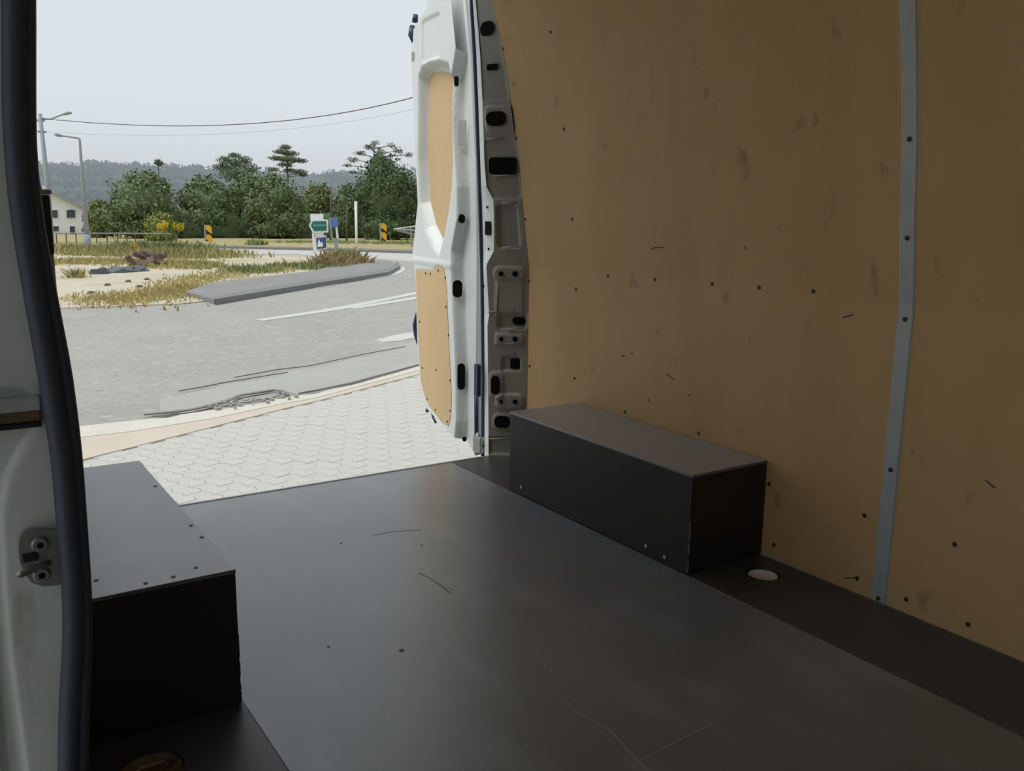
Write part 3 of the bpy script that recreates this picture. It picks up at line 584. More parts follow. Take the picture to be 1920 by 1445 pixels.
ker = np.ones(9)/9; xo = np.convolve(np.pad(xo, 4, 'edge'), ker, 'valid'); xi = np.convolve(np.pad(xi, 4, 'edge'), ker, 'valid')
cols = np.linspace(0, 1, 40)
XX = (xo+.012)[:, None]+(-1.10-xo[:, None])*cols[None, :]; ZZ = np.repeat(zz[:, None], 40, 1); hj = np.zeros(XX.shape)
cre = [(-0.9362,0.6346),(-0.9622,0.5927),(-0.9808,0.5541),(-0.9914,0.5101),(-0.9971,0.3924),(-0.998,0.2609),(-0.9918,0.0657),(-1.0085,-0.1605),(-1.2415,-0.0504),(-1.1589,0.7357),(-0.9338,0.6834)]
hj = hj - .012*(1-sst(-.006, .006, sd_poly([tuple(p) for p in cre], XX, ZZ)))
c2 = [(-0.9517,0.6365),(-0.9743,0.5985),(-0.9999,0.5571),(-1.0105,0.5136),(-1.0171,0.397),(-1.019,0.267),(-1.0178,0.0754),(-1.0349,-0.1481),(-1.2415,-0.0504),(-1.1589,0.7357),(-0.9477,0.6848)]
hj = hj - .010*(1-sst(-.006, .006, sd_poly([tuple(p) for p in c2], XX, ZZ)))
P = np.stack([XX, -.145-hj, ZZ], -1); grid_mesh('jamb_skin', P, np.ones(XX.shape, bool), M['jamb'], jb)
# pillar body behind the jamb
V = []
for i in range(0, 240, 20): V += [(float(xo[i])+.01, -.14, float(zz[i])), (float(xi[i])-.004, -.12, float(zz[i])), (float(xi[i])-.01, -.08, float(zz[i])), (-1.03, -.08, float(zz[i])), (-1.03, -.13, float(zz[i]))]
k = 5; n_ = len(V)//k
MB().add(V, [(k*i+a, k*i+(a+1) % k, k*(i+1)+(a+1) % k, k*(i+1)+a) for i in range(n_-1) for a in range(k)]).build('pillar_core', M['jamb'], jb)
# rubber seal: fat bulb with two thinner lips
def sealpath(u, y): return [(float(xo[i]+(xi[i]-xo[i])*u), y, float(zz[i])) for i in range(0, 240, 4)]
sl_ = empty('door_seal', (-.92, -.16, -.45), 'thick black rubber door seal running down the left pillar', 'seal')
MB().tube(sealpath(.34, -.170), .0165, 12).build('outer_lip', M['rubber'], sl_, True)
MB().tube(sealpath(.74, -.165), .0125, 12).build('bulb', M['rubber'], sl_, True)
MB().tube(sealpath(.54, -.155), .014, 8).build('carrier', M['rubber'], sl_, True)
# rail end ledge
rl = [(-1.0153,0.6886),(-0.9226,0.6806),(-0.9216,0.6575),(-0.9234,0.6346),(-1.0192,0.6448)]
le = empty('rail_end', (-.97, -.16, .65), 'metal rail ledge crossing the white pillar left of the seal', 'rail')
x0, x1 = -1.10, -.925
for (za, zb, dep, mt) in ((0.6832, 0.6623, .020, 'alu'), (0.6623, 0.6429, .010, 'brass'), (0.6429, 0.6356, .016, 'black')):
    MB().box(((x0+x1)/2, -.145-dep/2, (za+zb)/2), (x1-x0, dep, za-zb), bev=.002).build('lip' if mt == 'alu' else 'channel' if mt == 'brass' else 'gasket', M[mt], le)
# striker
pc = [(-0.9464,0.4332)][0]
sk = empty('door_striker', (pc[0], -.15, pc[1]), 'steel door striker plate with loop and two bolts on the left pillar', 'striker')
pts = [(-0.9682,0.4678),(-0.9633,0.4745),(-0.9537,0.4778),(-0.9394,0.4759),(-0.9126,0.4682),(-0.9128,0.4262),(-0.9192,0.3816),(-0.9428,0.3843),(-0.9582,0.394),(-0.967,0.4116),(-0.9712,0.4298),(-0.9709,0.4512)]
MB().prism([(a, -.160, b) for a, b in pts], (0, .012, 0)).build('plate', M['steel'], sk)
for c_ in [(-0.9426,0.4533),(-0.9442,0.4048)]:
    b_ = MB().tube([(c_[0], -.160, c_[1]), (c_[0], -.163, c_[1]), (c_[0], -.167, c_[1])], [.0125, .0125, .010], 16).build('bolt', M['steel'], sk)
    MB().tube([(c_[0], -.1665, c_[1]), (c_[0], -.1685, c_[1])], .005, 6).build('hex_socket', M['hole'], b_)
lp_ = [(-0.9311,0.4213),(-0.9472,0.4229),(-0.9615,0.426),(-0.9716,0.4256),(-0.9776,0.4225),(-0.9738,0.4165),(-0.9623,0.4158),(-0.9536,0.4156)]
MB().tube([(a, y_, b) for (a, b), y_ in zip(lp_, (-.160, -.172, -.184, -.190, -.188, -.180, -.172, -.160))], .0042, 8).build('loop', M['steel'], sk, True)
MB().box((-0.9571,-0.158,0.4355), (.022, .010, .014), bev=.002).build('recess', M['black'], sk)

# ---------------- wheel arch boxes
def wheel_box(side, lab):
    e = empty('wheel_arch_box', (side*.75, .44, 0), lab, 'box', group='wheel arch boxes')
    th = .008; zt = .2815
    xi_, xo_ = .605, .893
    def B(x0, x1, y0, y1, z0, z1, bev=.0015):
        return MB().box((side*(x0+x1)/2, (y0+y1)/2, (z0+z1)/2), (abs(x1-x0), y1-y0, z1-z0), bev=bev)
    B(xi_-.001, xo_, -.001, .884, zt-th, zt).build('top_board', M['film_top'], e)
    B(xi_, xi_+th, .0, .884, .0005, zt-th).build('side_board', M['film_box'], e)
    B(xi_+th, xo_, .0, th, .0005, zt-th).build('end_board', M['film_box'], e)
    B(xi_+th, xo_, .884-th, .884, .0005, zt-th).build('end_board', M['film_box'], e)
    mb = MB()
    for z, l_ in ((.006, .02), (.03, .012), (.06, .03), (.10, .035), (.135, .014)): mb.box((side*(xi_+.0002), .0002, z+l_/2), (.0016, .0016, l_))
    mb.build('worn_edge', M['scratch'] if side > 0 else M['film_edge'], e)
    return e
eR = wheel_box(1, 'dark brown wheel arch box against the plywood wall')
eL = wheel_box(-1, 'dark wheel arch box at the lower left beside the rubber seal')
sm = None
for side, e, pts in ((1, eR, [(0.604,0.8072,0.0299),(0.604,0.0907,0.0213),(0.604,0.1685,0.0284)]),):
    for p in pts:
        if sm is None:
            sm = MB().tube([(0, 0, -.002), (0, 0, .0015)], .0055, 10).build('screw', M['screw_l'], e); sm.location = Vector(p)-e.location; sm.rotation_euler = (0, -math.pi/2, 0)
        else: sub(None, 'screw', sm.data, p, (0, -math.pi/2, 0), e)
sd = MB().tube([(0, 0, -.002), (0, 0, .001)], .0042, 10).build('screw', M['screw'], eL)
sd.location = Vector((-0.8378,0.0814,0.2815))-eL.location
for p in [(-0.7633,0.0213,0.2815),(-0.7134,0.0251,0.2815),(-0.6668,0.0473,0.2815),(-0.6145,0.2062,0.2815),(-0.6153,0.2901,0.2815),(-0.6185,0.6229,0.2815)]: sub(None, 'screw', sd.data, p, None, eL)

# ---------------- added unseen shelter that blocks light and keeps the van dim (behind and beside the camera)
gar = empty('wall_added_shelter', (0, 0, 0), 'added unseen shelter walls and roof that block light beside the van', kind='structure')
MB().box((-3.2, -4.6, .9), (.15, 3.8, 3.6)).build('side_wall', M['unseen_shelter'], gar)
MB().box((.8, -6.5, .9), (8.2, .15, 3.6)).build('back_wall', M['unseen_shelter'], gar)
MB().box((.8, -3.1, 2.75), (8.3, 6.9, .12)).build('shelter_roof', M['unseen_shelter'], gar)
MB().box((4.6, -3.3, .9), (.15, 6.6, 3.6)).build('side_wall', M['unseen_shelter'], gar)

# ================================================================== OUTSIDE THINGS
def cone_tree_leaves(lobes, n_, size, flat=1.0, shell=.55):
    """random leaf clumps spread through ellipsoid lobes: (x,y,z,rx,ry,rz)"""
    wts = np.array([l[3]*l[4]+l[3]*l[5] for l in lobes]); wts = wts/wts.sum(); V = []; 
    for l, w_ in zip(lobes, wts):
        k = max(8, int(n_*w_)); d = rng.normal(size=(k, 3)); d /= np.linalg.norm(d, axis=1)[:, None]
        rad = shell+(1-shell)*rng.random(k)**.6; rad *= 1+.13*np.sin(d[:, 0]*9+l[0])*np.cos(d[:, 2]*8+l[2])+.06*rng.normal(size=k)
        c = d*rad[:, None]*np.array(l[3:6])+np.array(l[0:3])
        nrm_ = d+rng.normal(size=(k, 3))*.45; nrm_ /= np.linalg.norm(nrm_, axis=1)[:, None]
        t = np.cross(nrm_, rng.normal(size=(k, 3))); t /= np.linalg.norm(t, axis=1)[:, None]; b = np.cross(nrm_, t)
        s_ = size*(.5+rng.random(k))[:, None]
        V.append(np.stack([c-t*s_, c+b*s_*.6*flat, c+t*s_, c-b*s_*.6*flat], 1))
    V = np.concatenate(V).reshape(-1, 3); q = np.arange(len(V)).reshape(-1, 4)
    return V, q
def np_mesh(name, V, q, mt, parent, **k):
    me = bpy.data.meshes.new(name); me.vertices.add(len(V)); me.vertices.foreach_set('co', V.astype(np.float32).ravel())
    m_ = q.shape[1]; me.loops.add(q.size); me.loops.foreach_set('vertex_index', q.astype(np.int32).ravel())
    me.polygons.add(len(q)); me.polygons.foreach_set('loop_start', np.arange(0, q.size, m_, dtype=np.int32)); me.update(calc_edges=True); me.validate()
    me.materials.append(mt); return tag(link(name, me, parent), **k)
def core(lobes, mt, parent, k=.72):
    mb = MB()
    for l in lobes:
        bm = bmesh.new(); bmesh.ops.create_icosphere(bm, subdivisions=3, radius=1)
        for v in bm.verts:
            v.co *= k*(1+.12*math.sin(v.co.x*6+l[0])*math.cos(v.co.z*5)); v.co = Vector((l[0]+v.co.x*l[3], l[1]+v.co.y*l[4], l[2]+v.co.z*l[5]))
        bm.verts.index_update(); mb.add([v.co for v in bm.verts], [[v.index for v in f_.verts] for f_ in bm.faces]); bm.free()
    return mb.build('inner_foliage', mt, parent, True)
def broad_tree(spec, lab, leaf='leaf', n_=5000, size=.13, trunk=True, name='broadleaf_tree', nl=7, low=.0, grp=None, cat='tree'):
    x, y, z, H, W = spec; e = empty(name, (x, y, z), lab, cat, group=grp)
    lobes = [(x, y, z+H*.52, W*.42, W*.40, H*.44)]
    for i in range(nl):
        a = 2*math.pi*i/nl+random.random(); rr = W*random.uniform(.22, .32); zz_ = random.uniform(.22, .74)
        k = math.sin(math.pi*min(.95, zz_+.15)); lobes.append((x+math.cos(a)*rr*k, y+math.sin(a)*rr*k, z+H*zz_, W*.24, W*.24, H*.20))
    lobes.append((x+random.uniform(-.1, .1)*W, y, z+H*.80, W*.22, W*.22, H*.19))
    lobes.append((x, y, z+H*.18, W*.42, W*.38, H*.2))
    V, q_ = cone_tree_leaves(lobes, n_, size); np_mesh('leaves', V, q_, M[leaf], e, kind='stuff')
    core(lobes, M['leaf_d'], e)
    MB().tube([(x, y, z-.1), (x+.05, y, z+H*.3), (x, y, z+H*.6)], [.16, .13, .06], 8).build('trunk', M['bark'], e)
    return e
trees = [
 ((15.0674,78.766,-1.8558,5.8468,6.957), 'large round grey-green tree rising behind the fence rail and yellow weed', 'leaf', 7000),
 ((13.4712,89.2126,-2.0034,3.5769,3.2981), 'small olive tree right beside the white building', 'leaf_o', 2500),
 ((21.109,81.4612,-1.9231,5.7503,6.0632), 'round green tree behind the left striped marker board', 'leaf', 6000),
 ((25.1232,82.3823,-1.955,6.2252,4.732), 'green tree with pale top left of the tall pine', 'leaf', 4500),
 ((25.7992,76.9018,-1.8768,5.9229,5.8516), 'broad bright green tree directly below the tall pine', 'leaf', 6000),
 ((31.6502,82.2134,-1.9821,5.4751,4.8394), 'olive tree behind the green arrow sign', 'leaf_o', 4500),
 ((33.4193,79.3321,-1.9474,5.3377,3.47), 'narrow green tree behind the white post', 'leaf', 3500),
 ((33.5114,70.5127,-1.8171,7.6477,6.1179), 'tallest dense dark green tree next to the open van door', 'leaf_d', 8000),
 ((39.2882,72.0435,-1.8659,7.2781,6.524), 'dark green tree mostly behind the open van door', 'leaf', 4500),
 ((40.8221,66.5293,-1.7911,5.2483,5.7353), 'yellow-green tree glimpsed between door and pillar', 'leaf_y', 4000),
]
for sp, lb, lf, nn in trees: broad_tree(sp, lb, lf, int(nn*1.7), grp='roadside trees')
broad_tree((13.7551,66.7819,-1.6722,2.2668,2.7603), 'low rounded yellow-green shrub in front of the grey-green tree', 'leaf_y', 3000, .10, name='round_shrub', grp=None, cat='shrub')
broad_tree((11.6811,81.3955,-1.8794,1.4997,2.0075), 'pale leafy shrub at the corner of the white building', 'leaf_o', 1200, .12, name='pale_shrub', cat='shrub')
# dark understorey hedge that joins the trees at their feet
hl = []
for px_, py_, pz_ in [(18.9002,80.6019,-1.9004),(22.098,80.401,-1.9119),(24.9425,80.2222,-1.9221),(28.8932,79.974,-1.9364),(31.9819,79.7799,-1.9475),(35.1849,79.5787,-1.959),(38.5089,79.3698,-1.971),(41.9606,79.1529,-1.9834),(46.7749,78.8504,-2.0008),(51.8493,78.5316,-2.019)]:
    dd = Vector((px_+1.06, py_+1.63)).normalized()
    hl.append((px_, py_, gz(px_, py_)+1.0, 2.6, 1.3, 1.7))
hedge = empty('hedge', (hl[0][0], hl[0][1], hl[0][2]-1), 'dark undergrowth hedge along the foot of the trees', 'hedge')
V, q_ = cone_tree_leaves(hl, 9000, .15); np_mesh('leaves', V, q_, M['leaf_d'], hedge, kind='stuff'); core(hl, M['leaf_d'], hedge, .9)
# pines
def pine(spec, lab, pads, n_=2500, leaf='leaf_p', thick=.12, size=.13):
    x, y, z, H, W = spec; e = empty('pine_tree', (x, y, z), lab, 'tree', group='pine trees')
    rt = Vector((math.cos(math.radians(-17)), math.sin(math.radians(-17)), 0)); lobes = []; br = MB()
    for (u_, v_, ru, rv) in pads:
        c = Vector((x, y, z))+rt*(u_*W)+Vector((0, 0, v_*H)); lobes.append((c.x, c.y+random.uniform(-.5, .5), c.z, ru*W, ru*W*.8, rv*H))
        br.tube([(x, y, c.z-rv*H*1.2), tuple(c)], [.06, .02], 5)
    V, q_ = cone_tree_leaves(lobes, n_, size, .5, .2); np_mesh('needles', V, q_, M[leaf], e, kind='stuff')
    MB().tube([(x, y, z-.1), (x+.05, y, z+H*.5), (x, y, z+H*.97)], [thick*1.6, thick, .04], 8).build('trunk', M['bark'], e, True)
    br.build('branches', M['bark'], e)
    return e
pine((36.5311,103.871,-2.3252,10.8515,5.3533), 'tall flat-topped pine standing above the bright green tree', [(0, .95, .16, .035), (-.12, .90, .20, .03), (.08, .885, .22, .035), (-.22, .83, .22, .03), (.05, .82, .30, .04), (.30, .81, .16, .03), (-.05, .76, .2, .03), (-.32, .71, .15, .025), (.25, .69, .22, .035), (.38, .66, .12, .02), (.05, .71, .15, .02)], 4200)
pine((30.9851,105.6856,-2.327,9.7061,5.2195), 'dark rounded pine left of the tall flat-topped pine', [(0, .95, .18, .04), (-.2, .90, .18, .05), (.2, .9, .2, .05), (0, .85, .4, .08), (-.3, .80, .22, .05), (.3, .8, .22, .07), (0, .72, .45, .1)], 4500, 'leaf_d')
pine((22.385,105.8401,-2.2903,8.4722,0.9201), 'tiny dark treetop poking over the grey-green tree', [(0, .97, .4, .03), (0, .94, .6, .03), (-.3, .93, .3, .02), (.3, .92, .3, .02)], 350, 'leaf_d', .10, .12)
pine((37.5428,81.8776,-2.0038,9.6574,5.4966), 'sparse thin-leaved tree rising behind the dense dark tree', [(-.35, .80, .12, .03), (-.25, .86, .12, .03), (-.05, .93, .14, .04), (.05, .97, .10, .03), (.15, .88, .14, .04), (.35, .95, .10, .03), (.45, .90, .12, .04), (.6, .86, .1, .03), (-.45, .74, .1, .02), (-.38, .67, .1, .02)], 1300, 'leaf_p', .10, .11)

# hills
def hill(name, prof_, D0, depth, lab):
    V = []; n_ = len(prof_); 
    for (x, y, z) in prof_:
        V += [(x*.8, y*.8, gz(x*.8, y*.8)-4), (x*.86, y*.86, gz(x*.86, y*.86)+(z-gz(x, y))*.45), (x*.94, y*.94, gz(x, y)+(z-gz(x, y))*.85), (x, y, z), (x*1.15, y*1.15, z-8), (x*1.5, y*1.5, gz(x*1.5, y*1.5)-30)]
    Fc = [(6*i+k, 6*(i+1)+k, 6*(i+1)+k+1, 6*i+k+1) for i in range(n_-1) for k in range(5)]
    return MB().add(V, Fc).build(name, M['hill'], None, True, lab, kind='structure')
pr = [(-54.739,616.0388,13.8529),(-7.6615,618.3319,17.7391),(55.5234,615.7799,19.2256),(69.7191,614.314,20.9187),(78.3658,613.2589,21.8219),(87.0457,612.0753,21.7797),(95.9352,610.7333,23.3319),(103.2573,609.5286,22.2795),(113.7974,607.6358,23.5674),(125.8392,605.242,22.6283),(141.1559,601.8365,22.4099),(156.6756,597.9671,22.1732),(172.3695,593.6175,21.9176),(188.2066,588.7729,21.6429),(207.3454,582.2919,21.0826),(226.572,575.0687,20.1464),(239.446,569.8196,21.1173),(252.2833,564.2455,21.0442),(277.8563,552.0881,22.9614),(321.6979,527.7336,25.1899),(408.2123,464.0903,27.8258),(499.1428,364.6997,27.2433)]
# denser profile with treetop bumps
prd = []
for i in range(len(pr)-1):
    a, b = Vector(pr[i]), Vector(pr[i+1])
    for k in range(10): prd.append(tuple(a.lerp(b, k/10)+Vector((0, 0, random.uniform(-1.2, 1.4)))))
hl_ = hill('hills', prd, 620, 200, 'hazy wooded ridge on the horizon')
hn = []
for i in range(900):
    t = random.random()*(len(prd)-2); i0 = int(t); p = Vector(prd[i0]); k = random.choice([1.0, 1.0, .97, .94, .9, .86]); r_ = random.uniform(1.5, 5)
    zz_ = p.z if k == 1 else gz(p.x, p.y)+(p.z-gz(p.x, p.y))*(.45+(k-.86)/.08*.4 if k < .94 else .85+(k-.94)/.06*.15)
    hn.append((p.x*k+random.uniform(-8, 8), p.y*k, zz_, r_*1.3, r_*1.3, r_))
V, q_ = cone_tree_leaves(hn, 26000, 1.3); np_mesh('hill_trees', V, q_, M['hill'], hl_, kind='stuff')
# nearer brown-green slope behind the building
# haze between the tree line and the hills
hz = MB().box((330, 430, 0), (1100, 560, 56), math.radians(-17)).build('haze', M['pane'], None, False, 'thin grey haze in front of the distant hills', kind='stuff')
hm = bpy.data.materials.new('haze'); hm.use_nodes = True; t = hm.node_tree; t.nodes.clear()
oo = t.nodes.new('ShaderNodeOutputMaterial'); vs_ = t.nodes.new('ShaderNodeVolumeScatter'); vs_.inputs['Density'].default_value = .0017; vs_.inputs['Color'].default_value = (.78, .90, 1, 1)
t.links.new(vs_.outputs[0], oo.inputs['Volume']); hz.data.materials[0] = hm

# white building
bx_, by_, bz_ = (11.7458,101.576,-2.615); 
bd = empty('white_building', (bx_, by_, gz(bx_, by_)), 'white gabled building with small dark windows at the far left', 'building')
az = math.atan2(bx_+1.06, by_+1.63); FR = Vector((math.cos(az), -math.sin(az), 0)); FB = Vector((math.sin(az), math.cos(az), 0))
def BP(p): return Vector(p)
wallp = [Vector(p) for p in [(6.4853,102.0932,-2.7066),(14.3256,101.2231,-2.4539),(14.502,101.1965,0.1149),(13.9374,101.2804,0.5419),(10.4268,101.731,2.3514),(6.7291,102.0752,0.2384)]]
MB().prism(wallp, FB*9).build('walls', M['house'], bd)
ro = [Vector(p) for p in [(14.6825,100.7644,0.0124),(10.3826,101.3335,2.3461),(6.4093,101.6976,0.0818),(6.4201,101.6969,0.2119),(10.3967,101.3319,2.5305),(14.7432,100.755,0.1758)]]
MB().prism(ro, FB*9.8).build('roof', M['roof'], bd)
MB().prism([Vector(p) for p in [(10.0918,103.7791,2.0971),(10.5782,103.7265,2.1073),(10.636,103.7201,2.8619),(10.1501,103.7729,2.8499)]], FB*.8).build('chimney', M['house'], bd)
for (cx0, cy0, cx1, cy1), ar in (((10.7335,101.5958,-0.4072), (11.3732,101.5208,0.4016), 0, 0), 0),:
    pass
wins = [[(10.6894,101.6009,-0.3541),(11.3173,101.5275,-0.3485),(11.3732,101.5208,0.4016),(11.0591,101.5581,0.3977),(10.7459,101.5944,0.3937)],[(12.1436,101.425,-0.341),(12.9264,101.3217,-0.3338),(12.9805,101.3144,0.422),(12.5947,101.3662,0.4978),(12.1985,101.418,0.4121)],[(10.7813,101.5904,-1.6938),(11.3143,101.5278,-1.6925),(11.3504,101.5235,-1.2076),(11.0837,101.5552,-1.2089),(10.8177,101.5862,-1.2102)],[(12.323,101.4019,-1.9067),(12.7648,101.3435,-1.9059),(12.8154,101.3367,-1.2003),(12.5945,101.3663,-1.2014),(12.374,101.3952,-1.2025)]]
for wpts in wins:
    c_ = sum((Vector(p) for p in wpts), Vector())/5
    fr_ = MB().prism([c_+(Vector(p)-c_)*1.15 for p in wpts], -FB*.06).build('window', M['house'], bd)
    MB().prism([Vector(p)-FB*.06 for p in wpts], -FB*.03).build('pane', M['pane'], fr_)
anx = [Vector(p) for p in [(12.591,93.3919,-2.1909),(13.6036,93.2409,-2.1911),(13.7237,93.2223,-0.4194),(13.2879,93.2892,-0.0712),(12.728,93.3721,-0.2272)]]
MB().prism(anx, FB*5).build('annex', M['house'], bd)
bw = tree_s = None

# poles, wires
def pole_pts(*p): return [tuple(a) for a in p]
up_ = [(6.3332,63.9519,0.3968),(6.2956,63.9562,6.5981)]
ux, uy = up_[1][0], up_[1][1]
up_base = Vector((ux, uy, gz(ux, uy)))
# the pole leans a little, as in the photograph
e = empty('utility_pole', tuple(up_base), 'leaning grey utility pole at far left with a lamp arm', 'pole')
MB().tube([tuple(up_base), (6.3748,63.9472,1.7464), (6.2956,63.9562,6.5981)], [.20, .17, .11], 10).build('shaft', M['pole'], e, True)
MB().tube([(6.3302,63.9523,6.2748), (6.8713,63.8891,6.3053), (7.7143,63.7816,6.6808)], [.05, .05, .05], 6).build('lamp_arm', M['pole'], e, True)
MB().tube([(7.5889,63.7982,6.6244), (7.8692,63.7606,6.7226), (8.1149,63.7266,6.7531)], [.06, .11, .05], 8).build('lamp_head', M['pole'], e, True)
for a in ((6.2927,63.9565,6.175), (6.3296,63.9524,5.4913)): MB().box(a, (.5, .08, .12), -.3).build('bracket', M['pole'], e)
lb_ = (7.0518,54.1481,-1.4546)
e = empty('street_lamp', lb_, 'slender grey street lamp with a bent arm beside the white building', 'street lamp')
MB().tube([lb_, (7.2068,55.2701,3.4542), (7.2178,55.2685,4.5638), (7.1568,55.2773,4.6482)], [.16, .085, .06, .055], 10).build('shaft', M['pole'], e, True)
MB().tube([lb_, tuple(Vector(lb_)+Vector((0, 0, .8)))], [.22, .18], 8).build('base', M['pole'], e, True)
MB().tube([(7.2095,55.2697,4.6361), (6.6539,55.3476,4.7118), (6.2323,55.4031,4.7495)], .045, 6).build('arm', M['pole'], e, True)
MB().tube([(6.363,55.3862,4.7269), (6.1285,55.4163,4.7733), (5.9466,55.4389,4.8075)], [.05, .10, .04], 8).build('lamp_head', M['pole'], e, True)
def wire(p3, rad, lab):
    tag(MB().tube(p3, rad, 5).build('overhead_wire', M['bark'], None, True), lab, 'wire', group='overhead wires')
def qpath(A, Bm, Cc, n_=24):
    A, Bm, Cc = Vector(A), Vector(Bm), Vector(Cc); ctrl = Bm*2-(A+Cc)/2
    return [tuple(A*(1-t)**2+ctrl*2*t*(1-t)+Cc*t*t) for t in [i/n_ for i in range(n_+1)]]
wire(qpath((6.3627,63.9486,6.3093), (14.3048,45.9485,5.2524), (18.7018,30.8258,6.3249)), .022, 'dark overhead wire sagging from the leaning pole, upper one')
wire(qpath((6.3596,63.949,5.4928), (14.2886,45.9538,4.8236), (18.7054,30.8236,5.7034)) , .005, 'very thin overhead wire, lower and fainter one')
wire([(4.3463,58.1232,5.1593), (6.3021,63.9554,5.5226)], .016, 'short wire running left from the leaning pole')
# fence rail
fp = [Vector(p) for p in [(6.4039,61.9306,-0.8061),(8.0645,61.7136,-0.8099),(9.9165,61.4192,-0.8121),(11.4894,61.1251,-0.8174),(13.0869,60.7845,-0.8216)]]
e = empty('guard_rail', tuple(fp[0]), 'thin pale fence rail crossing in front of the trees', 'fence')
MB().tube([tuple(p) for p in fp], .045, 6).build('rail', M['pole'], e)
MB().tube([tuple(p-Vector((0, 0, .55))) for p in fp], .022, 6).build('rail', M['pole'], e)
p0 = None
for i in range(13):
    t = i/12*4; k = min(3, int(t)); c = fp[k].lerp(fp[k+1], t-k); hh = c.z-gz(c.x, c.y)
    MB().tube([(c.x, c.y, c.z-hh), tuple(c)], .035, 6).build('post', M['bark'], e)

# road signs
def board(name, pts, FBv, th, mt, parent): return MB().prism([Vector(p) for p in pts], FBv*th).build(name, mt, parent)
FV = Vector((math.sin(math.radians(20)), math.cos(math.radians(20)), 0))
Ds = 38.0
sgb = (12.58,33.5095,-1.1737)
e = empty('direction_sign', sgb, 'sign stack with green arrow board and white and blue boards', 'sign')
def q4(l): return [Vector(p) for p in l]
for nm, pts, mt, o_ in (
    ('post', [(12.531,33.8544,-0.0209),(12.6206,33.82,-0.0201),(12.6779,33.7978,-0.8859),(12.5778,33.8364,-0.8863)], 'sign_w', 0),
    ('post', [(13.0171,33.6644,-0.1029),(13.0769,33.6405,-0.1024),(13.071,33.6429,-1.1901),(13.0109,33.6669,-1.1903)], 'pole', .06),
    ('white_board', [(12.4918,33.8694,0.7403),(12.978,33.68,0.7469),(12.9908,33.6749,0.4573),(12.5039,33.8648,0.4515)], 'sign_w', .02),
    ('arrow_board', [(12.3941,33.7996,0.281),(12.4985,33.7598,0.4746),(12.9752,33.5735,0.5232),(13.1135,33.518,0.5035),(13.1215,33.5148,-0.0018),(12.5642,33.7345,-0.0392),(12.487,33.7642,0.0461)], 'sign_w', 0),
    ('small_board', [(12.6217,33.8195,0.023),(12.9604,33.687,0.0262),(12.9955,33.673,-0.168),(12.6565,33.8061,-0.1708)], 'sign_w', .02),
    ('picture_board', [(12.618,33.7674,-0.191),(13.0572,33.5945,-0.1442),(13.0543,33.5957,-0.6861),(12.6432,33.7576,-0.7533)], 'sign_w', 0)):
    b_ = board(nm, pts, FV, .05, M[mt], e)
    if nm == 'arrow_board':
        board('arrow_face', [(12.4526,33.7452,0.2715),(12.5362,33.7131,0.4371),(13.0318,33.5185,0.4537),(13.0425,33.5142,0.0737),(12.5755,33.698,0.0477)], FV, .02, M['sign_g'], b_)
        tb_ = MB()
        for i, (a0, a1) in enumerate(((0, .1), (.13, .2), (.23, .34), (.37, .44), (.47, .58), (.61, .68), (.72, .84), (.88, 1))):
            A0 = Vector((12.5632,33.6813,0.2303)); A1 = Vector((12.9995,33.5099,0.2457)); hh = (.10, .07, .08, .07, .10, .07, .08, .07)[i]
            P0, P1 = A0.lerp(A1, a0), A0.lerp(A1, a1); tb_.prism([P0, P1, P1+Vector((0, 0, hh)), P0+Vector((0, 0, hh))], FV*.01)
        tb_.build('lettering', M['sign_t'], b_)
    if nm == 'picture_board':
        board('picture_face', [(12.6558,33.7206,-0.2328),(13.0249,33.5752,-0.1975),(13.0245,33.5753,-0.6306),(12.674,33.7135,-0.6867)], FV, .02, M['sign_n'], b_)
        board('emblem', [(12.6889,33.6862,-0.5991),(12.7133,33.6768,-0.426),(12.7575,33.6595,-0.2529),(12.794,33.6452,-0.3822),(12.8322,33.6301,-0.4468),(12.8543,33.6214,-0.3602),(12.8915,33.6067,-0.468),(12.9087,33.5999,-0.5762)], FV, .01, M['sign_w'], b_)
sgb = (13.9343,34.7687,-1.1985)
e = empty('blue_sign', sgb, 'small blue sign on two pale posts right of the green arrow', 'sign')
for nm, pts, mt, o_ in (
    ('post', [(14.2941,36.3845,0.4662),(14.3691,36.3541,0.4672),(14.4661,36.3146,-0.4649),(14.4015,36.341,-0.4654)], 'pole', 0),
    ('post', [(14.5473,36.2813,0.2833),(14.6331,36.2458,0.2843),(14.6845,36.2245,-0.3225),(14.5984,36.2602,-0.3232)], 'sign_w', 0),
    ('post', [(14.4908,36.3045,-0.3241),(14.663,36.2334,-0.3227),(14.6654,36.2324,-1.2168),(14.5357,36.286,-1.2173)], 'pole', 0),
    ('board', [(14.2799,36.2824,0.5487),(14.6223,36.1421,0.5647),(14.6352,36.1367,0.1702),(14.3128,36.2691,0.1202)], 'pole', 0),
    ('board_face', [(14.3244,36.2104,0.5154),(14.581,36.1051,0.5302),(14.5847,36.1035,0.2057),(14.3381,36.2048,0.1797)], 'sign_b', 0)):
    board(nm, pts, FV, .04, M[mt], e)
wp = (13.8837,32.4663,-1.1642)
e = empty('white_post', wp, 'tall bare white post at the tip of the grey island', 'post')
MB().tube([wp, (14.1972,33.1707,1.248)], [.045, .06], 10).build('shaft', M['pole_w'], e, True)
MB().tube([wp, tuple(Vector(wp)+Vector((0, 0, .12)))], [.35, .12], 10).build('foot', M['walk'], e, True)
